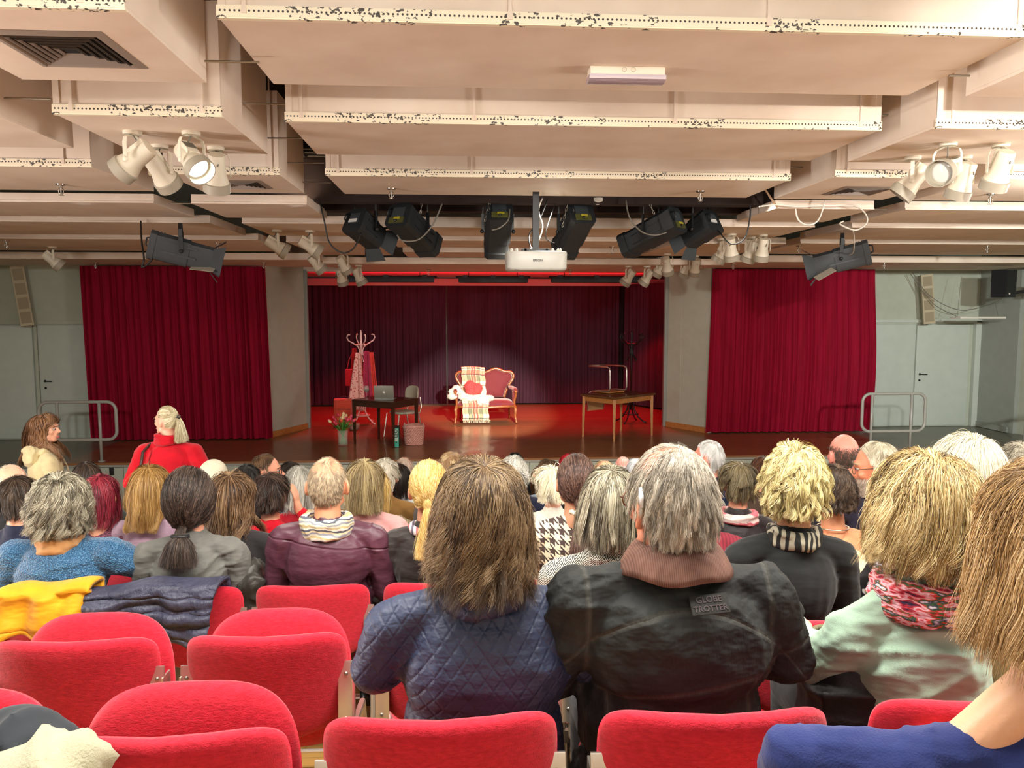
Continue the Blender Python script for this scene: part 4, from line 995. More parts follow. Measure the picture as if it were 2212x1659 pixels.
# laptop
dm = Matrix.Translation((-1.31, 12.95, 0)) @ Matrix.Rotation(-.56, 4, 'Z')
lp = atZ(836, 866, .76); lap = thing('laptop', 'open silver laptop on the dark desk, its lid towards the hall', 'laptop', (lp.x-.06, lp.y+.16, .762), -.12)
m_alu = mat('laptop_aluminium', '#8f9188', .35, .6)
MB().box((0, .10, .010), (.33, .23, .016), bev=.005).build('base', m_alu, lap)
MB().box((0, .10, .0195), (.29, .12, .002)).build('keyboard', m_black, lap)
ld = MB().box((0, 0, .115), (.33, .008, .225), bev=.003).build('lid', m_alu, lap); ld.location = (0, -.012, .012); ld.rotation_euler = (.12, 0, 0)
m_logo = mat('laptop_logo_white', '#f4f4ee', .4)
ap = [(0.0, .012), (.008, .016), (.016, .014), (.019, .004), (.017, -.008), (.011, -.018), (.005, -.018), (0, -.016), (-.005, -.018), (-.011, -.018), (-.018, -.008), (-.019, .004), (-.015, .014), (-.008, .016)]
lg = MB().prism([(x*.9, z*.9+.115) for x, z in ap], -.0056, -.0042).prism([(.001, .134), (.009, .142), (.010, .150), (.002, .144)], -.0056, -.0042).build('logo', m_logo, ld)
# wine glass
wp = dm @ Vector((-.20, .10, .76)); wp = atZ(792, 862, .765)
wg = thing('wine_glass', 'stemmed glass of red wine on the dark desk, left of the laptop', 'wine glass', (wp.x, wp.y, .762))
MB().lathe([(0, .001), (.036, .001), (.034, .004), (.005, .008), (.004, .10), (.02, .115), (.042, .145), (.045, .17), (.036, .225), (.034, .225), (.043, .17), (.040, .147), (.018, .118), (0, .112)], seg=24).build('glass_bowl', m_glass, wg, smooth=True)
MB().lathe([(0, .114), (.018, .119), (.039, .147), (.042, .165), (0, .165)], seg=20).build('wine', mat('red_wine', '#2a0408', .1), wg, smooth=True)
# white chair behind the desk
chp = (-1.06, 13.52); ch = thing('stacking_chair', 'pale grey chair with chromed tube legs behind the desk', 'chair', (chp[0], chp[1], 0), 2.15)
m_pale = mat('pale_upholstery', '#c9c8b4', .6)
s_ = pad('seat', .46, .42, .045, lambda x, z: 0, m_pale, ch, 0, 3.4); s_.rotation_euler = (-PI/2, 0, 0); s_.location = (0, 0, .46)
pad('backrest', .45, .30, .035, lambda x, z: -.23+.06*(x/.225)**2-.10*z, m_pale, ch, .76, 3.4)
for s in (-1, 1):
    MB().tube([(s*.22, .20, .44), (s*.24, .26, .01)], .011).build('leg', m_chrome, ch); MB().tube([(s*.22, -.18, .44), (s*.24, -.26, .01)], .011).build('leg', m_chrome, ch)
    MB().tube([(s*.23, -.05, .44), (s*.235, -.20, .46), (s*.225, -.24, .56), (s*.19, -.235, .72)], .010).build('back_tube', m_chrome, ch)
# binder, basket, bowl
bp = atZ(856, 967, 0); bi = thing('ring_binder', 'teal ring binder standing on the stage floor below the desk', 'binder', (bp.x+.0, bp.y+.16, 0), .0)
m_teal = mat('teal_card', '#2f9c86', .5)
MB().box((0, 0, .165), (.082, .29, .32), bev=.004).build('cover', mat('binder_board', '#20392f', .5), bi)
MB().box((0, -.147, .165), (.080, .004, .316)).build('spine', m_teal, bi); MB().box((0, -.1505, .205), (.062, .002, .20)).build('spine_label', mat('binder_label', '#9bbcae', .6), bi)
text_mesh('lettering', 'LEO', .075, m_black, bi, (0, -.1525, .232), (PI/2, -PI/2, 0), .0006, bold=.002)
MB().prism([(-.02, .115), (.0, .135), (.018, .128), (.006, .108)], -.1535, -.1515).build('picture', mat('hand_picture', '#d8b09a', .6), bi); MB().ball((.004, -.152, .085), (.011, .002, .010), 8).build('dot', m_black, bi)
kp = atZ(893, 963, 0)
def weave():
    t = NT('pink_wicker'); t.set(Roughness=.8); t.col(t.ramp(t.noise(30, 3), [(.3, srgb('#b98276')), (.7, srgb('#d6a296'))])); return t.m
bk = thing('basket', 'pink woven basket with rope handles right of the teal binder', 'basket', (kp.x, kp.y+.15, 0)); mb = MB()
for row in range(13):
    z = .015+.024*row; R0 = .135+.030*row/12
    for k in range(22):
        a0 = 2*PI*(k+.5*(row % 2))/22
        mb.tube([((R0+.012*math.sin(PI*q))*math.cos(a0+.26*(q-.5)*1.25), (R0+.012*math.sin(PI*q))*math.sin(a0+.26*(q-.5)*1.25), z+.018*(q-.5)) for q in (0, .5, 1)], .0125, 6)
mb.lathe([(0, .008), (.12, .008), (.135, .02), (.16, .31), (.15, .31), (.128, .03), (0, .02)], seg=24); mb.build('basket_body', weave(), bk, smooth=True)
for s in (-1, 1): MB().tube([(s*.155+.0, -.06+.12*q, .31+.05*math.sin(PI*q)) for q in np.linspace(0, 1, 7)], .011, 8).build('handle', weave(), bk, smooth=True)
MB().tube([(.165*math.cos(t), .165*math.sin(t), .318) for t in np.linspace(0, 2*PI, 29)[:-1]], .014, 8, closed=True).build('rim', weave(), bk, smooth=True)
hp = atZ(763, 930, 0); tag(MB().lathe([(0, .005), (.08, .005), (.10, .05), (.11, .11), (.105, .12), (.09, .06), (0, .04)], c=(hp.x, hp.y+.1, 0), seg=24).build('bowl', mat('beige_pot', '#b89a8a', .8), smooth=True), 'low beige pot on the floor behind the left leg of the desk', 'pot')

# ---------------------------------------------------------------- guard rails at the stage steps
m_rail = mat('grey_rail_paint', '#9b9b94', .35)
def guard(x0, x1, Y, z0, z1, posts, label, zf=0, rz=0):
    r = thing('guard_rail', label, 'railing', (0, 0, 0)); R = .13; L = []
    for cx, cz, a0 in ((x1-R, z1-R, 0), (x0+R, z1-R, 90), (x0+R, z0+R, 180), (x1-R, z0+R, 270)):
        for k in range(7): a = R_(a0+15*k); L.append((cx+R*math.cos(a), Y, cz+R*math.sin(a)))
    MB().tube(L, .024, 10, closed=True).build('loop', m_rail, r, smooth=True)
    for x in posts: MB().tube([(x, Y, z1), (x, Y, zf)], .022, 10).lathe([(.05, 0), (.05, .012), (.024, .014)], c=(x, Y, zf), seg=14).build('post', m_rail, r, smooth=True)
    return r
YR_ = 11.62; gx = lambda px, Y=YR_: atY(px, 900, Y).x
guard(gx(84), gx(251), YR_, atY(100, 951, YR_).z, atY(100, 869, YR_).z, [gx(124), gx(215)], 'grey tubular guard rail at the left stage steps, behind the girl in the cream hoodie')
guard(gx(1869), gx(2006), YR_+.1, atY(1900, 934, YR_).z, atY(1900, 852, YR_).z, [gx(1890), gx(1976)], 'grey tubular guard rail at the right stage steps, before the double door')
guard(gx(2197), gx(2197)+1.0, YR_-.2, atY(2200, 960, YR_).z, atY(2200, 876, YR_).z, [gx(2197)+.3, gx(2197)+.8], 'grey tubular guard rail cut by the right picture edge')
# power sockets on the stage front
for px in (683/2.91, 240): pass
tag(MB().box((atY(241, 1009, STAGE_Y).x, STAGE_Y-.0, -.12), (.06, .03, .12), bev=.005).build('socket_box', m_black), 'small black socket box on the stage front, near the left guard rail', 'socket')
# ---------------------------------------------------------------- white hall spotlights under the panels
m_lampw = mat('spotlight_cream', '#d9d3c0', .45, var=.05); m_lampd = mat('spotlight_grey_ring', '#a39d8d', .5); m_grille = mat('grille_dark', '#6f6a5e', .6)
m_lens = mat('lamp_glass', '#cfd2cc', .08, **{'Coat_Weight': 1.0})
def emis(name, c, s):
    t = NT(name); t.col(srgb(c)); t.b.inputs['Emission Color'].default_value = srgb(c); t.b.inputs['Emission Strength'].default_value = s; return t.m
m_lit = emis('lit_lamp', '#fff8ea', 14)
def can_spot(base, yaw, pitch, label, s=1.0, lit=False, group='white spotlights under the ceiling panels'):
    """base: point on the panel underside; the head hangs in a stirrup; yaw 0 aims along +Y, pitch is downward"""
    r = thing('spotlight', label, 'spotlight', base, 0, group)
    MB().lathe([(.0, 0), (.058*s, 0), (.056*s, -.022*s), (.0, -.024*s)], seg=20).build('ceiling_rose', m_lampw, r)
    yk = MB(); Y_ = Matrix.Rotation(yaw, 4, 'Z')
    for q in (-1, 1): yk.add(*_strap([(q*.02*s, -.024*s), (q*.075*s, -.045*s), (q*.088*s, -.08*s), (q*.088*s, -.19*s)], .026*s, .004*s), Y_)
    yk.ball((.091*s, 0, -.185*s), (.006*s, .018*s, .018*s), 8, Y_).ball((-.091*s, 0, -.185*s), (.006*s, .018*s, .018*s), 8, Y_)
    yk.build('stirrup', m_lampw, r)
    M = Y_ @ Matrix.Translation((0, 0, -.185*s)) @ Matrix.Rotation(-pitch, 4, 'X')
    h = MB().lathe([(.0, -.14*s), (.052*s, -.14*s), (.056*s, -.12*s), (.060*s, -.02*s), (.080*s, .045*s), (.084*s, .06*s), (.0, .06*s)], seg=28, M=M @ Matrix.Rotation(-PI/2, 4, 'X'), sx=1, sy=1)
    h.box((0, -.075*s, .052*s), (.085*s, .13*s, .03*s), M, bev=.01*s)
    hd = h.build('lamp_housing', m_lampw, r)
    MB().lathe([(.081*s, .055*s), (.092*s, .062*s), (.092*s, .125*s), (.086*s, .125*s), (.084*s, .07*s)], seg=28, M=M @ Matrix.Rotation(-PI/2, 4, 'X')).build('ring', m_lampd, hd, smooth=False)
    MB().lathe([(0, .078*s), (.05*s, .074*s), (.084*s, .066*s), (.084*s, .06*s), (0, .06*s)], seg=24, M=M @ Matrix.Rotation(-PI/2, 4, 'X')).build('lens', m_lit if lit else m_lens, hd, smooth=True)
    g = MB()
    for k in range(9): g.box((-.036*s+.009*s*k, -.085*s, .0685*s), (.004*s, .06*s, .003*s), M)
    tag(g.build('vent_slots', m_grille, hd), kind='stuff')
    MB().tube([Y_ @ Vector(v) for v in ((.0, 0, -.02*s), (.01*s, -.03*s, -.07*s), (.03*s, -.07*s, -.09*s), (.0, -.10*s, -.15*s))], .005*s, 6).build('cable', m_grille, r, smooth=True)
    return r
def _strap(pts, w_, t):
    V = []; Fc = []
    for x, z in pts: V += [(x, -w_/2, z), (x, w_/2, z), (x+math.copysign(t, x), w_/2, z), (x+math.copysign(t, x), -w_/2, z)]
    for i in range(len(pts)-1):
        for k in range(4): Fc.append([4*i+k, 4*i+(k+1) % 4, 4*(i+1)+(k+1) % 4, 4*(i+1)+k])
    Fc.append([0, 1, 2, 3]); n = 4*(len(pts)-1); Fc.append([n, n+1, n+2, n+3]); return V, Fc
def cs(px, py, z, yaw, pitch, label, s=1.0, lit=False):
    p = atZ(px, py, z); return can_spot((p.x, p.y, z), R_(yaw), R_(pitch), label, s, lit)
cs(286, 284, 3.35, 80, 35, 'leftmost white spotlight of the near left four, aimed left')
cs(345, 314, 3.35, -20, 40, 'white spotlight of the near left four with its vents to the camera, second from left')
cs(413, 285, 3.35, -125, 40, 'lit white spotlight glowing at upper left', 1.0, True)
cs(466, 318, 3.35, 20, 60, 'rightmost white spotlight of the near left four, half behind the lit one')
cs(1972, 339, 3.35, 60, 50, 'leftmost white spotlight of the near right four, aimed down left')
cs(2048, 309, 3.35, 125, 15, 'white spotlight of the near right four showing its unlit lens')
cs(2082, 338, 3.35, 10, 65, 'white spotlight of the near right four, lower one before the bright patch')
cs(2162, 311, 3.35, 0, 60, 'rightmost white spotlight of the near right four')
light('SPOT', 'lit_spot_beam', (atY(450, 385, 5.0)), (1.2, 3.2, 1.0), 90, (1, .95, .82), .06, angle=70, blend=.8)
light('POINT', 'patch_lamp', (5.15, 5.85, 3.10), (0, 0, 0), 75, (1, .98, .9), .05)
for px, py, z, yaw, pit, lb in ((598, 497, 3.17, -70, 30, 'white spotlight left of the coat hanger cable, leftmost of the middle left cluster'), (670, 498, 3.17, -70, 30, 'white spotlight of the middle left cluster, second from left'),
        (684, 543, 3.10, -60, 45, 'lower white spotlight of the middle left cluster, under the second one'), (742, 545, 3.10, -40, 50, 'white spotlight of the middle left cluster, above the stage opening corner'),
        (737, 573, 2.97, -20, 60, 'lowest white spotlight of the middle left cluster'), (775, 573, 2.97, -60, 60, 'rightmost white spotlight of the middle left cluster, before the red glow'),
        (1580, 505, 3.17, -30, 65, 'white spotlight of the right cluster hanging nearest the black light with barn doors'), (1560, 515, 3.17, 60, 60, 'leftmost white spotlight of the right cluster, aimed left'),
        (1648, 507, 3.17, 0, 70, 'rightmost white spotlight of the right cluster'), (1622, 512, 3.17, 30, 65, 'white spotlight of the right cluster, behind the rightmost one'),
        (1441, 548, 3.11, -30, 55, 'white spotlight of the small right pair over the stage corner, front one'), (1425, 556, 3.11, 50, 55, 'white spotlight of the small right pair over the stage corner, rear one'),
        (1502, 552, 3.11, 0, 60, 'white spotlight near the pale pilaster at right, front one'), (1482, 556, 3.11, 20, 60, 'white spotlight near the pale pilaster at right, rear one'),
        (1358, 575, 2.97, 50, 50, 'left one of two white spotlights hanging before the red strip at right'), (1398, 575, 2.97, 50, 50, 'right one of two white spotlights hanging before the red strip at right'),
        (113, 533, 3.12, -60, 40, 'lone white spotlight at far left, above the left door')):
    p = atZ(px, py, z); can_spot((p.x, p.y, z), R_(yaw), R_(pit), lb, 1.05)

# ---------------------------------------------------------------- black theatre lights
m_tl = mat('theatre_light_black', '#1d2124', .5, var=.1); m_tl2 = mat('theatre_light_grey', '#33393d', .5, var=.1); m_yel = mat('warning_label', '#a59a2c', .5); m_wlab = mat('white_label', '#c9c9c4', .6)
def theatre(c, yaw, pitch, L, kind, label, top=3.40, m=None, Wd=.25, Hd=.26):
    """c: centre of the body; beam along +Y before turning"""
    m = m or m_tl; r = thing('theatre_light', label, 'theatre light', c)
    M = Matrix.Rotation(yaw, 4, 'Z') @ Matrix.Rotation(-pitch, 4, 'X'); h, w_ = Hd/2, Wd/2
    Mx = M @ Matrix.Rotation(-PI/2, 4, 'X')
    poly = [(-w_, -h*.72), (-w_*.75, -h), (w_*.75, -h), (w_, -h*.72), (w_, h*.72), (w_*.7, h), (-w_*.7, h), (-w_, h*.72)]
    b = MB().prism(poly, -L/2, L*.12, M).prism([(x*1.05, z*1.05) for x, z in poly], -L/2-.012, -L/2+.05, M)
    b.prism([(x*.92, z*.92) for x, z in poly], L*.12, L*.42 if kind == 'pc' else L/2, M)
    if kind == 'pc': b.prism([(x*1.0, z*1.0) for x, z in poly], L*.36, L/2, M)
    for k in range(3): b.box((0, -L*.42+.03*k, h*1.0), (w_*1.3, .012, .02), M)
    for q in (-1, 1): b.box((q*w_*1.01, -.02, h*.35), (.012, L*.55, .018), M).box((q*w_*1.01, -.02, -h*.35), (.012, L*.55, .018), M)
    body = b.build('lamp_housing', m, r)
    MB().lathe([(0, L/2+.002), (w_*.6, L/2+.002)], seg=20, M=Mx).build('lens', m_lens, body)
    MB().prism([(-w_*.55, -h*.25), (w_*.55, -h*.25), (w_*.55, h*.62), (-w_*.55, h*.62)], -L/2-.018, -L/2-.010, M).build('rear_cover', m_tl2, body)
    MB().tube([M @ Vector(v) for v in ((-w_*.75, -L/2-.012, h*.55), (-w_*.8, -L/2-.05, h*.45), (-w_*.8, -L/2-.05, -h*.05), (-w_*.75, -L/2-.012, -h*.15))], .009, 7).build('handle', m_black, body, smooth=True)
    if kind == 'pc':
        lb = MB().box((0, -L/2-.020, -h*.52), (w_*1.3, .012, h*.5), M).build('connector_panel', mat('connector_olive', '#4a4a22', .5), body)
        MB().box((.01, -L/2-.030, -h*.38), (w_*.55, .008, h*.16), M).build('warning_label', m_yel, lb); MB().ball(tuple(M @ Vector((0, -L/2-.032, -h*.62))), .016, 8).build('plug', m_black, lb)
    else:
        for q, a in ((1, 0), (-1, 0), (0, 1), (0, -1)):
            if q: mb = MB().add([(q*w_*.9, L/2, -h*.8), (q*w_*.9, L/2, h*.8), (q*(w_+.07), L/2+.11, h*1.1), (q*(w_+.07), L/2+.11, -h*1.1), (q*w_*.9+q*.004, L/2, -h*.8), (q*w_*.9+q*.004, L/2, h*.8), (q*(w_+.07)+q*.004, L/2+.11, h*1.1), (q*(w_+.07)+q*.004, L/2+.11, -h*1.1)], [[0, 1, 2, 3], [7, 6, 5, 4], [0, 4, 5, 1], [1, 5, 6, 2], [2, 6, 7, 3], [3, 7, 4, 0]], M)
            else: mb = MB().add([(-w_*.8, L/2, a*h*.9), (w_*.8, L/2, a*h*.9), (w_*1.1, L/2+.10, a*(h+.08)), (-w_*1.1, L/2+.10, a*(h+.08)), (-w_*.8, L/2, a*h*.9+.004), (w_*.8, L/2, a*h*.9+.004), (w_*1.1, L/2+.10, a*(h+.08)+.004), (-w_*1.1, L/2+.10, a*(h+.08)+.004)], [[0, 1, 2, 3], [7, 6, 5, 4], [0, 4, 5, 1], [1, 5, 6, 2], [2, 6, 7, 3], [3, 7, 4, 0]], M)
            mb.build('barn_door', m_tl2, r)
        MB().box((-.01, -L/2-.020, -h*.05), (w_*.9, .004, h*.3), M).build('white_label', m_wlab, body)
    yk = MB(); Yw = Matrix.Rotation(yaw, 4, 'Z'); up = top-c[2]
    pts = [(-w_-.022, 0, -.01), (-w_-.024, 0, up*.55), (-w_-.024, 0, up-.05), (-w_*.6, 0, up), (w_*.6, 0, up), (w_+.024, 0, up-.05), (w_+.024, 0, up*.55), (w_+.022, 0, -.01)]
    for a, b2 in zip(pts[:-1], pts[1:]): yk.bar(Yw @ Vector(a), Yw @ Vector(b2), .012 if kind != 'big' else .04, .035)
    yk.ball(tuple(Yw @ Vector((w_+.035, 0, 0))), .022, 8).ball(tuple(Yw @ Vector((-w_-.035, 0, 0))), .022, 8)
    yk.build('yoke', m_black if kind != 'big' else m_tl, r)
    if kind != 'big': MB().tube([(0, 0, up), (0, 0, up+.10)], .014, 8).build('hanging_bolt', m_black, r)
    return r
def T(px, py, Y): return tuple(atY(px, py, Y))
theatre(T(790, 497, 8.1), R_(-38), R_(28), .34, 'fresnel', 'black theatre light with open barn doors, leftmost of the row under the middle panels', 3.38)
theatre(T(897, 500, 8.15), R_(-32), R_(26), .62, 'pc', 'boxy black theatre light with yellow label, second in the row, aimed right', 3.38, Wd=.27)
theatre(T(1075, 500, 8.15), R_(2), R_(38), .58, 'pc', 'boxy black theatre light left of the white projector, seen straight from behind', 3.38, Wd=.26)
theatre(T(1236, 502, 8.15), R_(14), R_(34), .60, 'pc', 'boxy black theatre light right of the white projector', 3.38, Wd=.26)
theatre(T(1405, 505, 8.15), R_(46), R_(22), .66, 'pc', 'boxy black theatre light aimed left, second from the right of the row', 3.38, Wd=.27)
theatre(T(1512, 497, 8.2), R_(40), R_(28), .34, 'fresnel', 'black theatre light with barn doors at the right end of the row', 3.38)
theatre(T(392, 545, 8.3), R_(-72), R_(14), .60, 'big', 'large dark grey theatre light hanging alone before the left curtain, aimed right', 3.10, m_tl2, .22, .28)
theatre(T(1818, 560, 9.0), R_(62), R_(14), .60, 'big', 'large dark grey theatre light hanging alone before the right curtain, aimed left', 3.12, m_tl2, .22, .28)
for px, py, Y, ang, lb in ((438, 580, 8.25, .1, 'open metal flap under the left hanging theatre light'), (1782, 592, 8.9, -.5, 'open metal flap under the right hanging theatre light')):
    q = atY(px, py, Y); tag(MB().box((0, 0, 0), (.24, .10, .006), Matrix.Translation(q) @ Matrix.Rotation(ang, 4, 'Y') @ Matrix.Rotation(.5, 4, 'X')).build('light_flap', mat('pale_flap', '#9a9284', .5)), lb, 'flap')
# lighting cables
m_cab = mat('cable_grey', '#6a655c', .5); m_cabb = mat('cable_black', '#121212', .5); m_cabw = mat('cable_white', '#d6d3c8', .5)
def cable(pts, r, m, label, Y=None):
    P = [atY(x, y, yy) for x, y, yy in pts]; out = []
    for i in range(len(P)-1):
        p0, p1, p2, p3 = P[max(i-1, 0)], P[i], P[i+1], P[min(i+2, len(P)-1)]
        for j in range(6):
            t = j/6; out.append(.5*((2*p1)+(-p0+p2)*t+(2*p0-5*p1+4*p2-p3)*t*t+(-p0+3*p1-3*p2+p3)*t**3))
    out.append(P[-1]); return tag(MB().tube(out, r, 6).build('cable', m, smooth=True), label, 'cable')
cable([(690, 430, 7.9), (701, 480, 7.85), (712, 525, 7.85), (740, 546, 7.8), (765, 535, 7.8), (780, 503, 7.85)], .008, m_cabb, 'black cable looping down left of the leftmost barn door light')
cable([(955, 440, 7.8), (935, 485, 7.75), (905, 517, 7.72), (870, 520, 7.72), (858, 508, 7.75)], .008, m_cab, 'grey cable looping to the second boxy theatre light')
cable([(1101, 452, 7.85), (1098, 475, 7.75), (1080, 492, 7.72), (1063, 497, 7.75)], .007, m_cab, 'short grey cable behind the theatre light left of the projector')
cable([(1352, 432, 7.8), (1360, 470, 7.75), (1385, 500, 7.75), (1415, 508, 7.75), (1440, 502, 7.75)], .008, m_cab, 'grey cable looping to the theatre light aimed left at right')
cable([(1172, 428, 7.7), (1163, 455, 7.68), (1172, 490, 7.66), (1160, 525, 7.62), (1143, 540, 7.55)], .007, m_cabw, 'white cable running down to the projector')
cable([(1183, 430, 7.75), (1165, 475, 7.7), (1144, 505, 7.68), (1145, 530, 7.6), (1152, 542, 7.55)], .007, m_cabb, 'dark cable beside the projector pole')
cable([(1203, 430, 7.9), (1182, 490, 7.7), (1180, 515, 7.7), (1198, 526, 7.75)], .006, m_cabb, 'thin black cable between projector pole and the theatre light right of it')
cable([(1620, 430, 7.9), (1620, 470, 7.9), (1608, 515, 7.9), (1580, 527, 7.9), (1555, 503, 8.0), (1545, 490, 8.1)], .008, m_cabb, 'black cable looping right of the right barn door light')
cable([(304, 478, 8.6), (306, 520, 8.3), (311, 560, 8.2), (306, 577, 8.2), (320, 570, 8.2), (333, 553, 8.2)], .009, m_cabb, 'black cable hanging down to the left lone theatre light')
cable([(1718, 450, 7.42), (1725, 475, 7.40), (1745, 486, 7.40), (1768, 475, 7.40), (1783, 433, 7.42)], .007, m_cabw, 'white cable sagging in front of the short right ceiling panel')
cable([(1640, 446, 7.45), (1680, 442, 7.42), (1720, 446, 7.42), (1790, 444, 7.42), (1850, 446, 7.42), (1874, 475, 7.40), (1850, 497, 7.4), (1815, 485, 7.4), (1822, 478, 7.42)], .008, m_cabw, 'white cable loop at the corner of the short right ceiling panel')
cable([(1650, 405, 7.45), (1668, 432, 7.45), (1680, 448, 7.45)], .010, mat('cable_brown', '#9a7a5c', .5), 'brown cables coming out of the dark gap at right')
cable([(1843, 498, 7.5), (1845, 520, 8.0), (1843, 545, 8.7), (1832, 552, 8.9)], .006, m_cabw, 'thin white cable going down to the right lone theatre light')
cable([(1140, 560, 7.4), (1140, 560, 7.4)], .001, m_cab, 'x') if False else None
# chains
def chain(a, b, label):
    a = Vector(a); b = Vector(b); n = max(3, int((b-a).length/.035)); r = thing('safety_chain', label, 'chain', a, 0, 'safety chains of the theatre lights'); mb = MB(); d = (b-a)/n
    for k in range(n):
        c = d*(k+.5); q = d.to_track_quat('Z', 'Y').to_matrix().to_4x4() @ Matrix.Rotation(PI/2*(k % 2), 4, 'Z')
        mb.tube([tuple(Matrix.Translation(c) @ q @ Vector((.009*math.cos(t), 0, .024*math.sin(t)))) for t in np.linspace(0, 2*PI, 11)[:-1]], .0032, 5, closed=True)
    me = mb.build('links', m_steel, r, smooth=True); tag(me, kind='stuff'); return r
chain(T(913, 428, 7.95), T(908, 462, 7.95), 'steel safety chain above the second boxy theatre light')
chain(T(1060, 430, 7.9), T(1047, 478, 7.9), 'steel safety chain left of the theatre light beside the projector')
chain(T(1226, 440, 7.9), T(1215, 490, 7.9), 'steel safety chain of the theatre light right of the projector')
chain(T(1400, 432, 7.9), T(1413, 462, 7.9), 'steel safety chain of the theatre light aimed left')

# ---------------------------------------------------------------- projector
pc = atY(1157, 566, 7.35); pj = thing('projector', 'white projector hanging in the middle below the ceiling', 'projector', tuple(pc))
m_pj = mat('projector_white', '#bdbdb4', .4)
def sq(w_, d, n=40, e=5): return [(w_/2*math.copysign(abs(math.cos(t))**(2/e), math.cos(t)), d/2*math.copysign(abs(math.sin(t))**(2/e), math.sin(t))) for t in np.linspace(0, 2*PI, n+1)[:-1]]
V = []; Fc = []; lv = [(-.088, .86), (-.080, .95), (-.065, .99), (.075, 1.0), (.085, .985), (.088, .95)]
for z, s in lv: V += [(x*s, y*s, z) for x, y in sq(.575, .44)]
for i in range(len(lv)-1):
    for k in range(40): Fc.append([i*40+k, i*40+(k+1) % 40, (i+1)*40+(k+1) % 40, (i+1)*40+k])
Fc += [list(range(40))[::-1], [5*40+k for k in range(40)]]
MB().add(V, Fc).build('housing', m_pj, pj)
text_mesh('lettering', 'EPSON', .030, mat('grey_lettering', '#50504c', .6), pj, (.0, -.2225, .0), (PI/2, 0, 0), .0008, bold=.0006)
MB().box((-.19, -.19, -.082), (.045, .01, .010)).build('sensor', m_black, pj)
MB().box((0, 0, .11), (.26, .14, .02)).box((-.10, -.06, .10), (.02, .02, .05)).box((.10, -.06, .10), (.02, .02, .05)).build('mount_plate', m_black, pj)
for x in (-.24, -.19, .15, .20, .22): MB().lathe([(.014, 0), (.014, .018), (.009, .03), (0, .032)], c=(x, -.12, .088), seg=10).build('knob', m_pj, pj)
MB().bar((0, 0, .12), (0, 0, .78), .06, .05).build('pole', m_black, pj); MB().box((0, 0, .79), (.24, .14, .01)).build('ceiling_bracket', m_steel, pj)
# ---------------------------------------------------------------- emergency light
el = atZ(1352, 150, 3.56); e = thing('emergency_light', 'slim rectangular emergency light with ribbed lens under the widest ceiling panel', 'emergency light', (el.x, el.y, 3.56))
MB().box((0, 0, -.022), (.42, .115, .044), bev=.006).build('housing', mat('emergency_white', '#e6dccb', .4), e)
def rib():
    t = NT('ribbed_lens'); t.set(Roughness=.2); x = t.xyz(); t.col(t.ramp(t.mt('FRACT', t.mt('MULTIPLY', x[1], 90)), [(.3, srgb('#8e8091')), (.7, srgb('#b9a9b0'))])); return t.m
MB().prism([(-.062, 0), (.062, 0), (.058, -.022), (.03, -.032), (-.03, -.032), (-.058, -.022)], -.215, .215, Matrix.Rotation(PI/2, 4, 'Z') @ Matrix.Translation((0, 0, -.044))).build('lens', rib(), e)
for x in (-.02, .03): MB().tube([(x+.012*math.cos(t), -.0595, -.018+.012*math.sin(t)) for t in np.linspace(0, 2*PI, 15)[:-1]], .0012, 5, closed=True).build('knockout', m_lampd, e)
# ---------------------------------------------------------------- air vents
m_vent = mat('vent_grey', '#8f8379', .5)
def vent(cx, cy, z, S, label):
    r = thing('air_vent', label, 'air vent', (cx, cy, z))
    def ring(a, b, z0, z1):
        V = [(i*a, j*a, z0) for i, j in ((-1, -1), (1, -1), (1, 1), (-1, 1))]+[(i*b, j*b, z1) for i, j in ((-1, -1), (1, -1), (1, 1), (-1, 1))]
        return V, [[k, (k+1) % 4, (k+1) % 4+4, k+4] for k in range(4)]
    MB().add(*ring(S, S*.86, -.002, -.012)).add(*ring(S, S, -.002, .0)).add(*ring(S*.86, S*.80, -.012, .0)).build('frame', m_vent, r)
    for k in range(5):
        a = S*(.78-.14*k); MB().add(*ring(a, a-.085*S, -.010, .024)).add(*ring(a-.006, a-.091*S, -.012, .022)).build('louvre', m_vent, r)
    MB().box((0, 0, .001), (S*1.9, S*1.9, .002)).build('backing', m_dark, r)
    return r
c0 = atZ(10, 72, 3.45); c1 = atZ(278, 140, 3.45); vent((c0.x+c1.x)/2+.0, (c0.y+c1.y)/2, 3.449, .26, 'large square grey air vent in the upper left ceiling panel')
c0 = atZ(520, 398, 3.30); vent(c0.x, c0.y, 3.299, .22, 'small grey air vent in the left panel behind the lit spotlight')
c0 = atZ(1855, 412, 3.30); vent(c0.x, c0.y, 3.299, .24, 'square air vent in the right panel left of the bright patch')
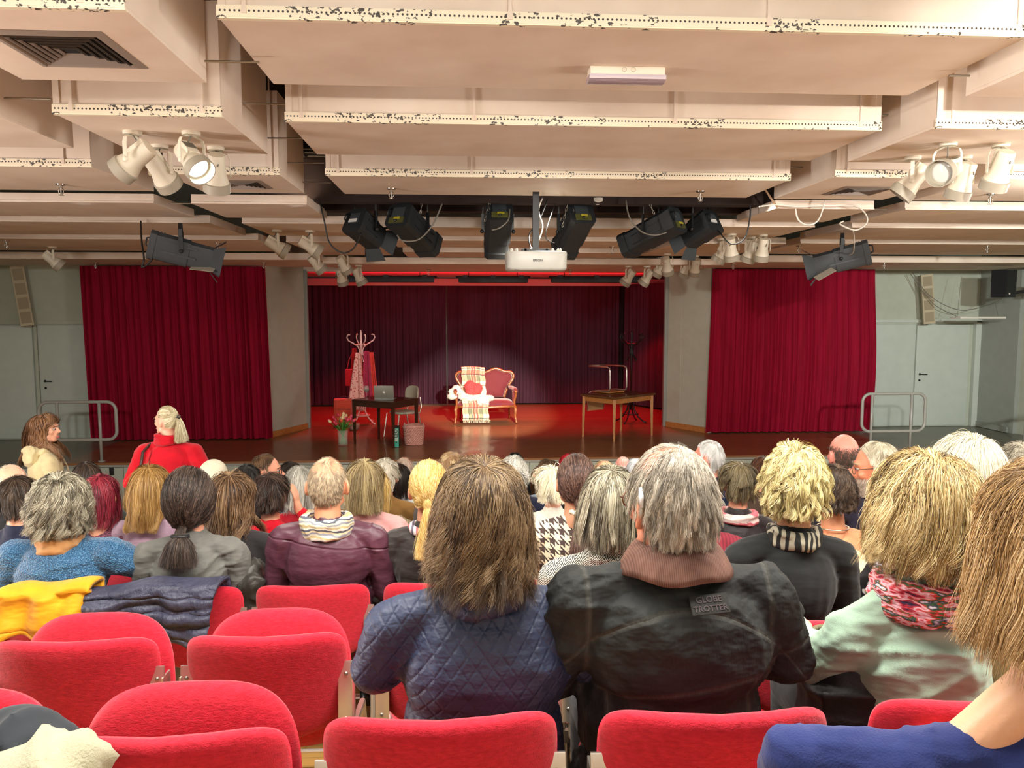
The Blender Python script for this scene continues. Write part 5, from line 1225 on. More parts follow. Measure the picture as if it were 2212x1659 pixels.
# ---------------------------------------------------------------- sprinklers
m_brass = mat('sprinkler_steel', '#b5ada0', .25, .9)
def sprinkler(px, py, z, label):
    p = atZ(px, py, z); r = thing('sprinkler', label, 'sprinkler', (p.x, p.y, z), 0, 'ceiling sprinkler heads')
    MB().lathe([(0, 0), (.042, 0), (.040, -.008), (.012, -.014), (.012, -.03), (0, -.03)], seg=18).build('base', m_brass, r)
    MB().tube([(-.012, 0, -.03), (-.022, 0, -.05), (-.018, 0, -.075), (0, 0, -.088), (.018, 0, -.075), (.022, 0, -.05), (.012, 0, -.03)], .004, 6).build('frame_arm', m_brass, r, smooth=True)
    MB().tube([(0, 0, -.03), (0, 0, -.085)], .004, 6).build('bulb', m_lens, r); MB().lathe([(0, -.09), (.022, -.09), (.022, -.094), (0, -.094)], seg=12).build('deflector', m_brass, r)
for px, py, z, lb in ((131, 398, 3.30, 'sprinkler head under the far left panel before the dark gap'), (845, 407, 3.33, 'sprinkler head under the third middle panel, left one'), (1513, 413, 3.33, 'sprinkler head under the third middle panel, right one'),
        (2140, 419, 3.30, 'sprinkler head under the bright panel at right'), (13, 520, 3.12, 'sprinkler head at the left picture edge'), (470, 525, 3.12, 'sprinkler head right of the left lone theatre light'), (1322, 533, 3.13, 'sprinkler head between the boxy theatre lights at right'),
        (1726, 531, 3.11, 'sprinkler head left of the right lone theatre light'), (2133, 530, 3.12, 'sprinkler head right of the right lone theatre light'), (206, 567, 3.0, 'small sprinkler head above the left edge of the left curtain'),
        (570, 567, 3.0, 'small sprinkler head above the right edge of the left curtain'), (926, 582, 2.97, 'small sprinkler head over the stage opening, left one'), (1232, 582, 2.97, 'small sprinkler head over the stage opening, right one'), (1584, 569, 3.0, 'small sprinkler head above the left edge of the right curtain'), (1910, 567, 3.0, 'small sprinkler head above the right edge of the right curtain')):
    sprinkler(px, py, z, lb)
q = atY(1291, 435, 7.9); sd = thing('smoke_detector', 'white conical smoke detector above the projector, on its right', 'smoke detector', tuple(q)); MB().lathe([(0, .03), (.062, .03), (.062, .0), (.05, -.01), (.012, -.035), (0, -.036)], seg=24).build('housing', m_white, sd); MB().lathe([(.055, .002), (.056, -.001)], seg=20).build('slot_ring', m_grille, sd)
q = atZ(2085, 543, 3.02)
# ---------------------------------------------------------------- dark openings in the right soffit
for px, py, w_, d in ((1905, 568, .5, .25), (2100, 544, .8, .4)): pass
for a, b, Y, z in (((1752, 540), (1850, 522), 10.6, 3.118),): pass
# ---------------------------------------------------------------- stage light bars behind the opening
for px0, px1, py, lb in ((730, 938, 603, 'long black stage light bar hanging left behind the opening'), (990, 1140, 604, 'black flood batten hanging in the middle behind the opening, left of the projector'), (1190, 1385, 604, 'long black stage light bar hanging right behind the opening')):
    Y = 15.4; a = atY(px0, py, Y); b = atY(px1, py, Y); L = b.x-a.x; r = thing('stage_light_bar', lb, 'stage light', ((a.x+b.x)/2, Y, a.z))
    MB().box((0, 0, 0), (L, .16, .12), bev=.03).build('housing', m_tl, r); MB().tube([(-L/2-.05, 0, .05), (L/2+.05, 0, .05)], .022).build('pipe', m_black, r)
    for x in (-L*.35, L*.35): MB().tube([(x, 0, .05), (x, 0, .16)], .006).build('suspension', m_black, r)
    for x in (-L*.4, 0, L*.4): MB().box((x, -.03, .06), (.10, .10, .05), bev=.01).build('clamp', m_tl2, r)
# ---------------------------------------------------------------- wall speakers
m_sp = mat('speaker_beige', '#b5a98c', .6); m_spg = mat('speaker_cloth', '#9a8f76', .9, bump=.001, bscale=300)
def column_speaker(c, L, lean, yaw, label):
    r = thing('column_speaker', label, 'speaker', tuple(c), rot=(0, lean, 0)); M = Matrix.Rotation(yaw, 4, 'Z')
    MB().box((0, 0, 0), (.20, .11, L), M, bev=.012).build('cabinet', m_sp, r)
    for k in range(4): MB().box((0, -.058, L*(-.36+.24*k)), (.15, .006, L*.19), M, bev=.002).build('speaker_grille', m_spg, r)
    MB().box((0, .09, 0), (.06, .10, .08), M).build('wall_bracket', m_black, r)
    return r
column_speaker(atY(2004, 646, 13.9), .92, -.11, -.35, 'tall beige column speaker on the right wall above the double door')
column_speaker(atY(48, 640, 13.45), 1.0, -.12, .45, 'tall beige column speaker on the left wall above the door, at the picture edge')
q = atY(2168, 613, 12.6); r = thing('black_speaker', 'black box loudspeaker on a wall arm at the right picture edge', 'speaker', tuple(q))
MB().prism([(-.13, -.23), (.13, -.23), (.14, .23), (-.14, .23)], -.13, .13, Matrix.Rotation(.35, 4, 'Z')).build('cabinet', m_tl, r); MB().box((0, -.135, .02), (.24, .01, .38), Matrix.Rotation(.35, 4, 'Z')).build('speaker_grille', m_black, r)
MB().box((-.05, -.145, -.17), (.03, .005, .03), Matrix.Rotation(.35, 4, 'Z')).build('badge', m_white, r); MB().bar((.10, 0, -.17), (.55, .05, -.10), .045, .05).box((.56, .05, -.10), (.06, .2, .2)).build('wall_arm', m_black, r)
# tray on wires beside the speaker
q = atY(2112, 686, 13.2); r = thing('cable_tray', 'narrow white tray hung on thin wires below the black loudspeaker', 'tray', tuple(q))
MB().box((0, 0, 0), (.84, .30, .035), bev=.004).build('shelf', m_white, r)
for x in (-.38, .38): MB().tube([(x, 0, .02), (x*.7+.12, .3, .75)], .003, 5).build('wire', m_steel, r)
cable([(1972, 590, 13.9), (2010, 640, 13.7), (2075, 670, 13.5), (2145, 655, 12.9), (2172, 638, 12.7)], .007, m_cab, 'grey cable sagging from the ceiling to the black loudspeaker, upper one')
cable([(1967, 592, 13.95), (2015, 655, 13.7), (2070, 685, 13.3)], .006, m_cab, 'grey cable sagging from the ceiling to the white tray')
# ---------------------------------------------------------------- audience: clothing materials
def boucle(name, a, b, c):
    t = NT(name); t.set(Roughness=.95); t.b.inputs['Sheen Weight'].default_value = .3
    t.col(t.ramp(t.noise(330, 4, rough=.75), [(.38, srgb(a)), (.52, srgb(b)), (.66, srgb(c))])); t.bump(t.vor(140), .005); t.bump(t.noise(10, 3), .012); return t.m
def herring():
    t = NT('herringbone_tweed'); t.set(Roughness=.9); x = t.xyz(t.mapp((1, 1, 1), (0, 0, .35)))
    w_ = .014; zig = t.mt('PINGPONG', x[0], w_); s = t.mt('FRACT', t.mt('MULTIPLY', t.mt('ADD', x[2], t.mt('MULTIPLY', zig, 1.1)), 1/.0072))
    n = t.noise(260, 3); s2 = t.mt('ADD', s, t.mt('MULTIPLY', t.mt('SUBTRACT', n, .5), .9))
    t.col(t.ramp(s2, [(.42, srgb('#26251f')), (.52, srgb('#dcdacb'))])); t.bump(s2, .0012); return t.m
def hounds():
    t = NT('houndstooth_knit'); t.set(Roughness=.9); x = t.xyz(); p = .040
    u = t.mt('FRACT', t.mt('DIVIDE', x[0], p)); v = t.mt('FRACT', t.mt('DIVIDE', x[2], p)); d = t.mt('GREATER_THAN', t.mt('FRACT', t.mt('MULTIPLY', t.mt('ADD', u, v), 2)), .5)
    a = t.mt('LESS_THAN', u, .5); b = t.mt('LESS_THAN', v, .5)
    m = t.mt('ADD', t.mt('MULTIPLY', t.mt('MULTIPLY', a, b), 1), t.mt('MULTIPLY', t.mt('ABSOLUTE', t.mt('SUBTRACT', a, b)), d))
    t.col(t.mix(t.mt('MINIMUM', m, 1), srgb('#f0e3c4'), srgb('#4a3c38'))); return t.m
def leopard():
    t = NT('black_white_leopard'); t.set(Roughness=.7); v = t.vor(26); t.col(t.ramp(t.mt('ADD', v, t.mt('MULTIPLY', t.noise(60, 2), .25)), [(.16, srgb('#15151a')), (.22, srgb('#e8e8ea')), (.40, srgb('#e8e8ea')), (.46, srgb('#111116'))])); return t.m
def stripes(name, cols, ax, sc, warp=.02, rough=.9, b=.001):
    t = NT(name); t.set(Roughness=rough); x = t.xyz(); n = t.mt('MULTIPLY', t.noise(12, 3), warp)
    s = t.mt('FRACT', t.mt('MULTIPLY', t.mt('ADD', x[ax], n), sc)); k = len(cols)
    e = t.ramp(s, [(i/k, srgb(c)) for i, c in enumerate(cols)]); 
    for nd in t.t.nodes:
        if nd.bl_idname == 'ShaderNodeValToRGB' and len(nd.color_ramp.elements) == k: nd.color_ramp.interpolation = 'CONSTANT'
    t.col(e); t.bump(s, b); t.bump(t.noise(30, 3), .004); return t.m
def plum_dots():
    t = NT('plum_patterned_blouse'); t.set(Roughness=.75); t.col(t.ramp(t.vor(75, 'DISTANCE_TO_EDGE'), [(.03, srgb('#8a4a5c')), (.10, srgb('#4b2236'))])); return t.m
def zebra():
    t = NT('zebra_scarf'); t.set(Roughness=.8); w_ = t.n('ShaderNodeTexWave'); w_.inputs['Scale'].default_value = 14; w_.inputs['Distortion'].default_value = 9; w_.inputs['Detail'].default_value = 2; t.L(t.mapp((1, 1, .5)), w_.inputs['Vector'])
    t.col(t.ramp(w_.outputs['Fac'], [(.45, srgb('#1c1b19')), (.6, srgb('#a8a28e'))])); return t.m
def floral():
    t = NT('floral_scarf'); t.set(Roughness=.75); n = t.noise(26, 3, t.mapp((1, 1, 3.2), (0, .15, 0)), .4)
    t.col(t.ramp(n, [(.30, srgb('#2b2140')), (.38, srgb('#c81e33')), (.46, srgb('#efc9d4')), (.51, srgb('#d6222f')), (.56, srgb('#3c6b3c')), (.60, srgb('#39304f')), (.66, srgb('#e9dde6')), (.75, srgb('#c2a02e'))])); t.bump(t.noise(40, 3, t.mapp((1, 1, 4))), .004); return t.m
def quilt():
    t = NT('quilted_navy'); t.set(Roughness=.55); t.col(t.ramp(t.noise(12, 3), [(.3, srgb('#2b3450')), (.7, srgb('#38425f'))])); x = t.xyz()
    def line(e, p): return t.mt('ABSOLUTE', t.mt('SUBTRACT', t.mt('FRACT', t.mt('DIVIDE', e, p)), .5))
    a = t.mt('ADD', x[0], t.mt('MULTIPLY', x[2], .75)); b = t.mt('SUBTRACT', x[0], t.mt('MULTIPLY', x[2], .75)); h = t.mt('MINIMUM', t.mt('MULTIPLY', line(a, .034), 1), line(b, .034))
    hi = t.mt('GREATER_THAN', x[2], .985); rib = t.mt('MULTIPLY', line(x[2], .012), .6)
    hh = t.mt('ADD', t.mt('MULTIPLY', t.mt('MINIMUM', t.mt('MULTIPLY', h, 6), 1), t.mt('SUBTRACT', 1, hi)), t.mt('MULTIPLY', rib, hi)); t.bump(hh, .0014); t.bump(t.noise(14, 3, t.mapp((1, 1, 2))), .014); return t.m
def worn_black(z0):
    t = NT('worn_black_canvas'); t.set(Roughness=.75); x = t.xyz()
    base = t.ramp(t.noise(7, 5, rough=.6), [(.35, srgb('#17191a')), (.6, srgb('#272a29')), (.8, srgb('#383b39'))])
    zz = t.mt('SUBTRACT', x[2], t.mt('ADD', z0-.175, t.mt('MULTIPLY', x[0], .16)))
    s1 = t.mt('ABSOLUTE', zz); s2 = t.mt('ABSOLUTE', t.mt('SUBTRACT', x[2], t.mt('SUBTRACT', z0-.01, t.mt('MULTIPLY', t.mt('MULTIPLY', x[0], x[0]), 2.2))))
    s3 = t.mt('ABSOLUTE', t.mt('SUBTRACT', t.mt('ABSOLUTE', x[0]), .195)); s3 = t.mt('ADD', s3, t.mt('MULTIPLY', t.mt('LESS_THAN', x[2], z0-.24), .0))
    s4 = t.mt('ADD', t.mt('ABSOLUTE', t.mt('SUBTRACT', t.mt('ABSOLUTE', x[0]), .15)), t.mt('MULTIPLY', t.mt('GREATER_THAN', zz, 0), 1))
    m = t.mt('MINIMUM', t.mt('MINIMUM', s1, s2), t.mt('MINIMUM', s3, s4))
    fr = t.ramp(t.mt('DIVIDE', m, .009), [(0, (.9, .9, .9, 1)), (.55, (.45, .45, .45, 1)), (1, (0, 0, 0, 1))])
    tk = t.noise(170, 2, t.mapp((1, 1, .25))); w_ = t.mt('MULTIPLY', fr, t.mt('MULTIPLY', tk, 1.1))
    t.col(t.mix(w_, base, srgb('#56564f'))); t.bump(t.mt('MULTIPLY', t.mt('MINIMUM', t.mt('DIVIDE', m, .008), 1), 1), .002); t.bump(tk, .001); t.bump(t.noise(9, 3, t.mapp((1, 1, 1.8), (0, .5, 0))), .022); return t.m
def cord(name, a, b):
    t = NT(name); t.set(Roughness=.8); x = t.xyz(); s = t.mt('FRACT', t.mt('MULTIPLY', x[0], 1/.0042)); n = t.noise(25, 4)
    t.col(t.ramp(t.mt('ADD', t.mt('MULTIPLY', s, .35), t.mt('MULTIPLY', n, .7)), [(.3, srgb(a)), (.75, srgb(b))])); t.bump(s, .001); return t.m

def plum_satin():
    t = NT('plum_satin'); t.set(Roughness=.42); t.col(t.ramp(t.noise(6, 3), [(.3, srgb('#4a2837')), (.7, srgb('#5e3747'))])); x = t.xyz()
    sm = t.mt('MINIMUM', t.mt('DIVIDE', t.mt('ABSOLUTE', t.mt('SUBTRACT', x[2], t.mt('SUBTRACT', .935, t.mt('MULTIPLY', x[0], .12)))), .006), 1)
    t.bump(sm, .004); t.bump(t.noise(6, 3, t.mapp((1, 1, 2.2), (0, .35, 0))), .016); t.bump(t.noise(420, 2), .0003); return t.m
def puffer_mat():
    t = NT('slate_nylon'); t.set(Roughness=.5); t.col(t.ramp(t.noise(9, 3), [(.3, srgb('#34364a')), (.7, srgb('#45475c'))])); x = t.xyz()
    q = t.mt('SUBTRACT', 1, t.mt('POWER', t.mt('MULTIPLY', t.mt('ABSOLUTE', t.mt('SUBTRACT', t.mt('FRACT', t.mt('DIVIDE', t.mt('ADD', x[2], t.mt('MULTIPLY', t.noise(4, 2), .05)), .052)), .5)), 2), 4)); t.bump(q, .010)
    t.bump(t.noise(38, 4, t.mapp((1, 1, .6))), .012); return t.m
# ---------------------------------------------------------------- hair styles
def HS(base, cols, **k): d = dict(base); d['cols'] = cols; d.update(k); return d
BOB = dict(wid=.112, K=12, L=.34, zend=-.16, vol=.022, grav=.75, lift=.25, g0=.1, curl=.004, turns=1.2, clump=.5, w=.0016, mode='long', n=5000)
LONG = dict(wid=.098, K=14, L=.55, zend=-.22, vol=.018, grav=.9, lift=.2, g0=.1, curl=.005, turns=1.6, clump=.5, w=.0018, mode='long', n=5000)
SHORT = dict(K=8, L=.055, zend=-.095, vol=.008, grav=.22, lift=.28, curl=.002, clump=.4, w=.0013, n=4500)
CROP = dict(K=5, L=.018, vol=.003, grav=.2, lift=.5, curl=0, clump=.2, w=.0012, n=4500)
SHAG = dict(K=9, L=.105, zend=-.10, vol=.022, grav=.35, lift=.4, curl=.006, turns=1.0, clump=.6, w=.0018, n=5000, line=[-.85, -.75, -.25, .4, .55])
CURLY = dict(K=12, L=.16, zend=-.10, vol=.030, grav=.30, lift=.5, curl=.012, turns=2.6, clump=.55, w=.0016, n=5000, line=[-.85, -.75, -.25, .4, .55], mode='long')
PONY = dict(K=10, L=.1, vol=.012, mode='tie', w=.0016, n=5000, curl=0, line=[-.75, -.6, -.05, .45, .6])
far = lambda d, k=.45, w_=1.5: dict(d, n=int(d['n']*k), w=d['w']*w_)

ROWCHAIR = {}
def P(px, yt, Y, label, top, hair, **k):
    a = atY(px, yt, Y); far_ = Y > 3.6
    h = dict(hair); m = k.pop('hm', None)
    if far_: f = .5 if Y < 4.6 else .30; h['n'] = int(h['n']*f); h['w'] *= (1.35 if Y < 4.6 else 1.9); h['K'] = max(6, h['K']-3)
    if k.get('female') and far_:
        k.setdefault('hs', .94); h['vol'] = h['vol']*.65; h['wid'] = h.get('wid', .11)*.92
    return person(a.x, Y, a.z, label, top, hair=h, seed=int(px*7+yt) % 9999, **k)
def ringtube(parent, name, m, H, z, rx, ry, tr, loops=3, seed=0, vox=.007, cy=-.016, dip=.0, keep=None):
    r = np.random.default_rng(seed); mb = MB()
    for l in range(loops):
        ph = r.uniform(0, 6); dz = (l-(loops-1)/2)*tr*.9
        mb.tube([((rx+.006*math.sin(3*a+ph))*math.sin(a), cy+(ry+.006*math.cos(2*a+ph))*-math.cos(a), H-z+dz+.006*math.sin(2*a+ph)-dip*math.cos(a)) for a in np.linspace(0, 2*PI, 29)[:-1]], tr*(.85+.3*r.random()), 9, closed=True)
    me = remesh(mb, vox, 2); wrinkle(me, .004, seed, 60, (1, 1, 3)); return finish(me, name, m, parent)
def skinpatch(): pass
m_navy = cloth('navy_cloth', '#20243a', folds=.005); m_blk = cloth('black_cloth', '#18191b', folds=.004)
# ---- nearest row
navy_r, nb, ng, nM, nH = P(1040, 1000, 1.62, 'woman with wavy brown grey hair and quilted navy jacket, beside the man in black', quilt(),
    HS(BOB, ['#281c12', '#503c2a', '#7d6448', '#a28a68'], n=22000, K=16, L=.36, wid=.128, zend=-.130, zvar=.038, vol=.028, curl=.013, turns=2.2, flip=.45, w=.0009, clump=.65, Lvar=.2, captone=0, tmix=.7), topname='quilted_jacket', near=True, female=True, chair=False, sw=1.08, bulk=1.12, wr=.006, yaw=.02, armr=1.0, shz=.0, torso_dx=.03, legs='#1c2233',
    arms={-1: ((-.235, .02, .80), (-.15, .25, .74)), 1: ((.25, .03, .80), (.10, .26, .74))})
ringtube(navy_r, 'jacket_collar', quilt(), nH, .278, .078, .082, .017, 3, 3)
H2 = 1.30
man_r, _b, _g, mM, mH = P(1458, 967, 1.60, 'man with thinning grey hair and hearing aid in worn black jacket, corduroy collar', worn_black(.98),
    HS(SHORT, ['#5c564c', '#989082', '#c2b8a8', '#ece0cc'], n=16000, K=9, L=.062, vol=.010, bald=.86, bz=.36, frz0=.05, cvar=.12, w=.0008, line=[-.82, -.75, -.02, .40, .5], clump=.5, Lvar=.3, lift=.22), topname='jacket', near=True, chair=False, sw=1.13, bulk=1.24, shz=.015, wr=.008, hyaw=.28, tilt=-.10, hs=1.06, armr=1.12, sk='#dd9477', legs='#2a2c30', slope=.02, collar=.066, cz=.022, torso_dx=.03,
    arms={-1: ((-.275, .03, .78), (-.17, .22, .70)), 1: ((.27, .05, .80), (.13, .26, .72))})
def collar_flap(parent, name, m, H, rx, ry, w_, drop, z, cy=-.02, th=.006, ang=2.2):
    V = []; Fc = []; nu, nv = 40, 8
    for i in range(nu+1):
        a = -ang+2*ang*i/nu
        for j in range(nv+1):
            t = j/nv; k = (1-.0*abs(a)); rr = t*w_; V.append(((rx+rr)*math.sin(a), cy-(ry+rr*.75)*math.cos(a), H-z-drop*t**1.2*k+.012*math.sin(PI*t)+.004*math.sin(5*a)))
            if j: Fc_ = None
    for i in range(nu):
        for j in range(nv): a = i*(nv+1)+j; Fc.append([a, a+nv+1, a+nv+2, a+1])
    o = MB().add(V, Fc).build(name, m, parent, smooth=True); s = o.modifiers.new('s', 'SOLIDIFY'); s.thickness = th; s.offset = 0; return o
collar_flap(man_r, 'corduroy_collar', cord('brown_corduroy', '#55372f', '#8a6557'), mH, .068, .066, .052, .058, .203)
pt = MB().box((0, 0, 0), (.078, .004, .040), bev=.0018).build('name_patch', mat('patch_black', '#262624', .8, bump=.0008, bscale=300), man_r); pt.location = (.040, -.131, mH-.296); pt.rotation_euler = (-.66, -.08, 0)
m_let = mat('patch_lettering', '#4c4346', .8)
text_mesh('lettering', 'GLOBE', .017, m_let, pt, (0, -.0026, .009), (PI/2, 0, 0), .0005, bold=.0004); text_mesh('lettering', 'TROTTER', .016, m_let, pt, (0, -.0026, -.009), (PI/2, 0, 0), .0005, bold=.0004)
e = mM @ Vector((-.079*1.06, -.028, mH-.104*1.06)); ha = MB().tube([e+Vector((-.002, .016, .026)), e+Vector((-.004, .0, .030)), e+Vector((-.006, -.014, .018)), e+Vector((-.006, -.018, -.006))], [.0025, .004, .0055, .004], 8).build('hearing_aid', mat('hearing_aid_white', '#e8ebee', .3), man_r, smooth=True)
def glasses(parent, H, hs, Mh, m, full=True, r=.0016):
    c = Vector((0, 0, H-.118*hs)); q = lambda x, y, z: Mh @ (c+Vector((x, y, z))*hs); mb = MB()
    for s in (-1, 1):
        mb.tube([q(s*.074, -.02, .012), q(s*.076, .02, .014), q(s*.066, .092, .010)], r, 6).tube([q(s*.074, -.02, .012), q(s*.076, -.034, .0), q(s*.076, -.038, -.012)], r, 6)
        mb.tube([q(s*.036+.026*math.cos(t)*1.0, .102-.10*abs(math.cos(t)*.026*s+.036*0)*0-.012*(abs(s*.036+.026*math.cos(t))/.06)**2, .004+.019*math.sin(t)) for t in np.linspace(0, 2*PI, 17)[:-1]], r, 6, closed=True)
    mb.tube([q(-.010, .104, .008), q(0, .107, .010), q(.010, .104, .008)], r, 6)
    return mb.build('glasses', m, parent, smooth=True)
m_gl = mat('glasses_dark', '#23201e', .3); m_glb = mat('glasses_bronze', '#6b4630', .3, .6)
glasses(man_r, mH, 1.06, mM, m_glb)
mint_r, _b, _g, iM, iH = P(2004, 998, 1.66, 'woman with voluminous highlighted blonde hair, mint green sweater and floral scarf', cloth('mint_sweater', '#a4c2ac', folds=.007, weave=.0006, var=.08),
    HS(SHAG, ['#2f2416', '#7b6238', '#b89a62', '#dcc48c', '#efdfae'], n=20000, K=16, L=.26, wid=.15, zend=-.110, zvar=.03, vol=.046, curl=.012, turns=1.5, w=.0010, clump=.78, lift=.5, grav=.42, Lvar=.35, mode='long', crown=(.1, -.3, .9), line=[-.95, -.85, -.4, .4, .55], neck=.07), topname='sweater', near=True, female=True, chair=False, sw=.90, bulk=1.10, wr=.008, shz=-.045, hs=1.02, legs='#202225',
    arms={-1: ((-.195, .08, .73), (-.175, .24, .755), (-.88, .30, .02), (-.05, -.1, 1), .5), 1: ((.24, .03, .74), (.12, .25, .68))})
ringtube(mint_r, 'floral_scarf', floral(), iH, .300, .098, .100, .021, 4, 8)
edge_r, _b, _g, eM, eH = P(2292, 1018, 1.00, 'woman with long golden blonde hair and royal blue sweater, cut by the right picture edge', cloth('royal_blue_knit', '#232f66', folds=.006, weave=.001, wscale=300),
    HS(LONG, ['#5c4020', '#9c7848', '#c29e6a', '#dcc194'], wid=.14, n=20000, K=16, L=.42, zend=-.13, zvar=.03, vol=.034, curl=.007, flip=.3, turns=1.3, w=.0009, clump=.4, body=False), topname='sweater', near=True, female=True, chair=False, sw=1.05, collar=0, wr=.003, shz=-.08, slope=-.095, sk='#e0b08c',
    arms={-1: ((-.34, .05, .80), (-.30, .20, .66)), 1: ((.24, .03, .74), (.12, .25, .68))})
# ---- second row
herr_r, _b, _g, _m, hH = P(1318, 1012, 2.38, 'woman with layered grey hair and black and white herringbone coat', herring(),
    HS(SHAG, ['#2f2a20', '#6d6654', '#a39b84', '#d2cbb0'], n=9000, K=12, L=.20, zend=-.13, vol=.018, curl=.005, w=.0014, clump=.6, grav=.5, mode='long'), topname='coat', near=True, female=True, chair=False, hyaw=-.25, sw=.98, torso_dx=-.03, collar=.07)
ringtube(herr_r, 'coat_collar', herring(), hH, .285, .072, .076, .020, 2, 5)
bs_r, _b, _g, bM, bH = P(1716, 972, 2.36, 'woman with short tousled blonde hair, black sweater and zebra striped scarf', cloth('black_fine_knit', '#1d1f20', folds=.002, weave=.0005),
    HS(SHAG, ['#6b5b3c', '#b5a36c', '#dccd90', '#f2e8b8'], n=9000, K=11, L=.088, vol=.026, curl=.009, turns=1.3, w=.0016, clump=.75, lift=.6, cvar=.55, grav=.3), near=True, female=True, chair=False, hyaw=-.42, sw=.92, bulk=1.0, wr=.003)
ringtube(bs_r, 'zebra_scarf', zebra(), bH, .272, .068, .072, .016, 3, 4)
e = bM @ Vector((.078, -.02, bH-.165)); MB().ball(tuple(e), .008, 8).ball((e.x, e.y, e.z-.014), .006, 8).build('gold_earring', mat('gold', '#c9953c', .2, 1), bs_r)
P(2092, 950, 2.40, 'woman with thick white hair wearing a black and white leopard print top', leopard(),
    HS(BOB, ['#a8a088', '#cfc8b0', '#e2dcc8', '#ece8da'], n=9000, K=12, L=.16, vol=.036, curl=.004, w=.0014, clump=.6, lift=.45, grav=.35, frz0=.2, line=[-.85, -.75, -.3, .4, .55]), topname='blouse', near=True, female=True, chair=False, sw=1.15, bulk=1.05, torso_dx=-.06,
    arms={-1: ((-.30, .05, .78), (-.15, .25, .74)), 1: ((.25, .03, .78), (.12, .25, .74))})
# ---- third row
bl_r, _b, _g, _m, blH = P(128, 1033, 3.22, 'woman with wavy dark grey hair in a blue knitted sweater with tan collar', boucle('blue_boucle', '#0e2e4e', '#245c88', '#7fb0cc'),
    HS(CURLY, ['#2a251d', '#5b5344', '#8f8772', '#cbc4ae'], n=11000, K=14, L=.17, zend=-.115, vol=.036, curl=.015, turns=1.9, w=.0016, clump=.75, wid=.125), near=True, female=True, chair=False, shz=.03, sw=1.05, bulk=1.12, wr=.006, arms={-1: ((-.26, .03, .76), (-.15, .25, .74)), 1: ((.30, .02, .84), (.26, .22, .70))}, armr=1.15)
ringtube(bl_r, 'tan_collar', cloth('tan_cloth', '#c99a68', folds=.004), blH, .262, .070, .076, .022, 3, 2)
ringtube(bl_r, 'striped_scarf', stripes('black_cream_scarf', ['#1a1a1a', '#e6e0b8', '#1a1a1a', '#2a2a30'], 0, 30), blH, .290, .084, .080, .014, 2, 6, cy=.0)
gy_r, _b, _g, _m, gH = P(408, 1017, 3.22, 'woman in grey sweater with dark hair tied low by a black clip', cloth('grey_jersey', '#6f6f6a', folds=.006, weave=.0006),
    HS(PONY, ['#16120f', '#2b2420', '#4a3d36', '#6e5c50'], n=12000, K=12, vol=.030, tie=(0, -.11, -.125), tail=.13, fan=1.0, droop=.25, w=.0013, line=[-.9, -.75, -.2, .45, .6]), near=True, female=True, chair=False, wr=.006, sw=1.0, hs=1.05)
ccl = gH-.106*1.05-.125*1.05; MB().tube([(-.035, -.118, ccl), (0, -.134, ccl), (.035, -.118, ccl)], .008, 8).build('hair_clip', m_black, gy_r, smooth=True)
mr_r, _b, _g, _m, mrH = P(706, 988, 3.22, 'balding man in shiny plum shirt with a pale checked scarf', plum_satin(),
    HS(CROP, ['#8c7b66', '#b3a186', '#dccbaa'], n=8000, bald=.95, bz=.30, L=.016, w=.0012, line=[-.75, -.7, -.1, .4, .5]), topname='shirt', near=True, chair=False, sw=1.08, bulk=1.1, wr=.005, sk='#dca07c', legs='#2a2430')
ringtube(mr_r, 'checked_scarf', stripes('checked_scarf', ['#e8e4cf', '#9fa4ae', '#e3d9b4', '#5c606c', '#e8e6da', '#c9b98a'], 2, 22, .05), mrH, .285, .090, .088, .020, 4, 9)
pn_r, _b, _g, _m, pnH = P(926, 1000, 3.25, 'woman with light blonde ponytail in a dark taffeta jacket, left of the navy quilted jacket', cloth('dark_taffeta', '#35302f', .5, folds=.007),
    HS(PONY, ['#a8803c', '#d8b464', '#eed38c', '#f8e8b4'], n=9000, vol=.018, tie=(0, -.118, -.055), tail=.20, fan=.25, droop=1.2, w=.0014), topname='jacket', near=True, female=True, chair=False, hs=.98, wr=.005, sw=.95, torso_dx=-.02)
ringtube(pn_r, 'plaid_collar', stripes('white_plaid', ['#e4dcdc', '#6c6478', '#e9e2e0', '#b86a6e'], 0, 26, .01), pnH, .278, .074, .074, .016, 2, 7)
ho_r, _b, _g, _m, hoH = P(1245, 983, 3.25, 'woman with long smooth brown ponytail and cream houndstooth cardigan', hounds(),
    HS(PONY, ['#241713', '#43302a', '#6b5046', '#8d6f60'], n=9000, vol=.012, tie=(0, -.105, -.115), tail=.30, fan=.3, droop=1.4, w=.0014), topname='cardigan', near=True, female=True, chair=False, wr=.004, sw=.98, collar=0, sk='#d9a684')
MB().tube([(-.04+.008*k, -.108-.020*math.sin(PI*k/10), hoH-.222+.004*math.sin(k*2.4)) for k in range(11)], .010, 8).build('pearl_hair_band', mat('pearl_cream', '#e6dcc0', .3), ho_r, smooth=True)
P(1508, 1010, 3.10, 'person in burgundy ribbed sweater hidden behind the thinning haired man', stripes('burgundy_rib', ['#8a2838', '#74202e'], 0, 60, .0), HS(SHORT, ['#3a3028', '#6a5a4a']), female=True, chair=False, sw=1.0)
pe_r, _b, _g, _m, peH = P(1800, 1008, 3.20, 'woman with curly dark brown hair and peach t-shirt with a necklace', cloth('peach_jersey', '#e0936a', folds=.003),
    HS(CURLY, ['#1f1712', '#43342a', '#6e5a48'], n=7000, vol=.018, L=.12, zend=-.085, curl=.008), topname='shirt', female=True, chair=False, sw=.9, hs=.92, collar=0, sk='#e0a07a')
MB().tube([(.066*math.sin(a), -.018-.062*math.cos(a), peH-.262) for a in np.linspace(0, 2*PI, 25)[:-1]], .003, 6, closed=True).build('necklace', mat('silver', '#c9c4b4', .3, 1), pe_r, smooth=True)
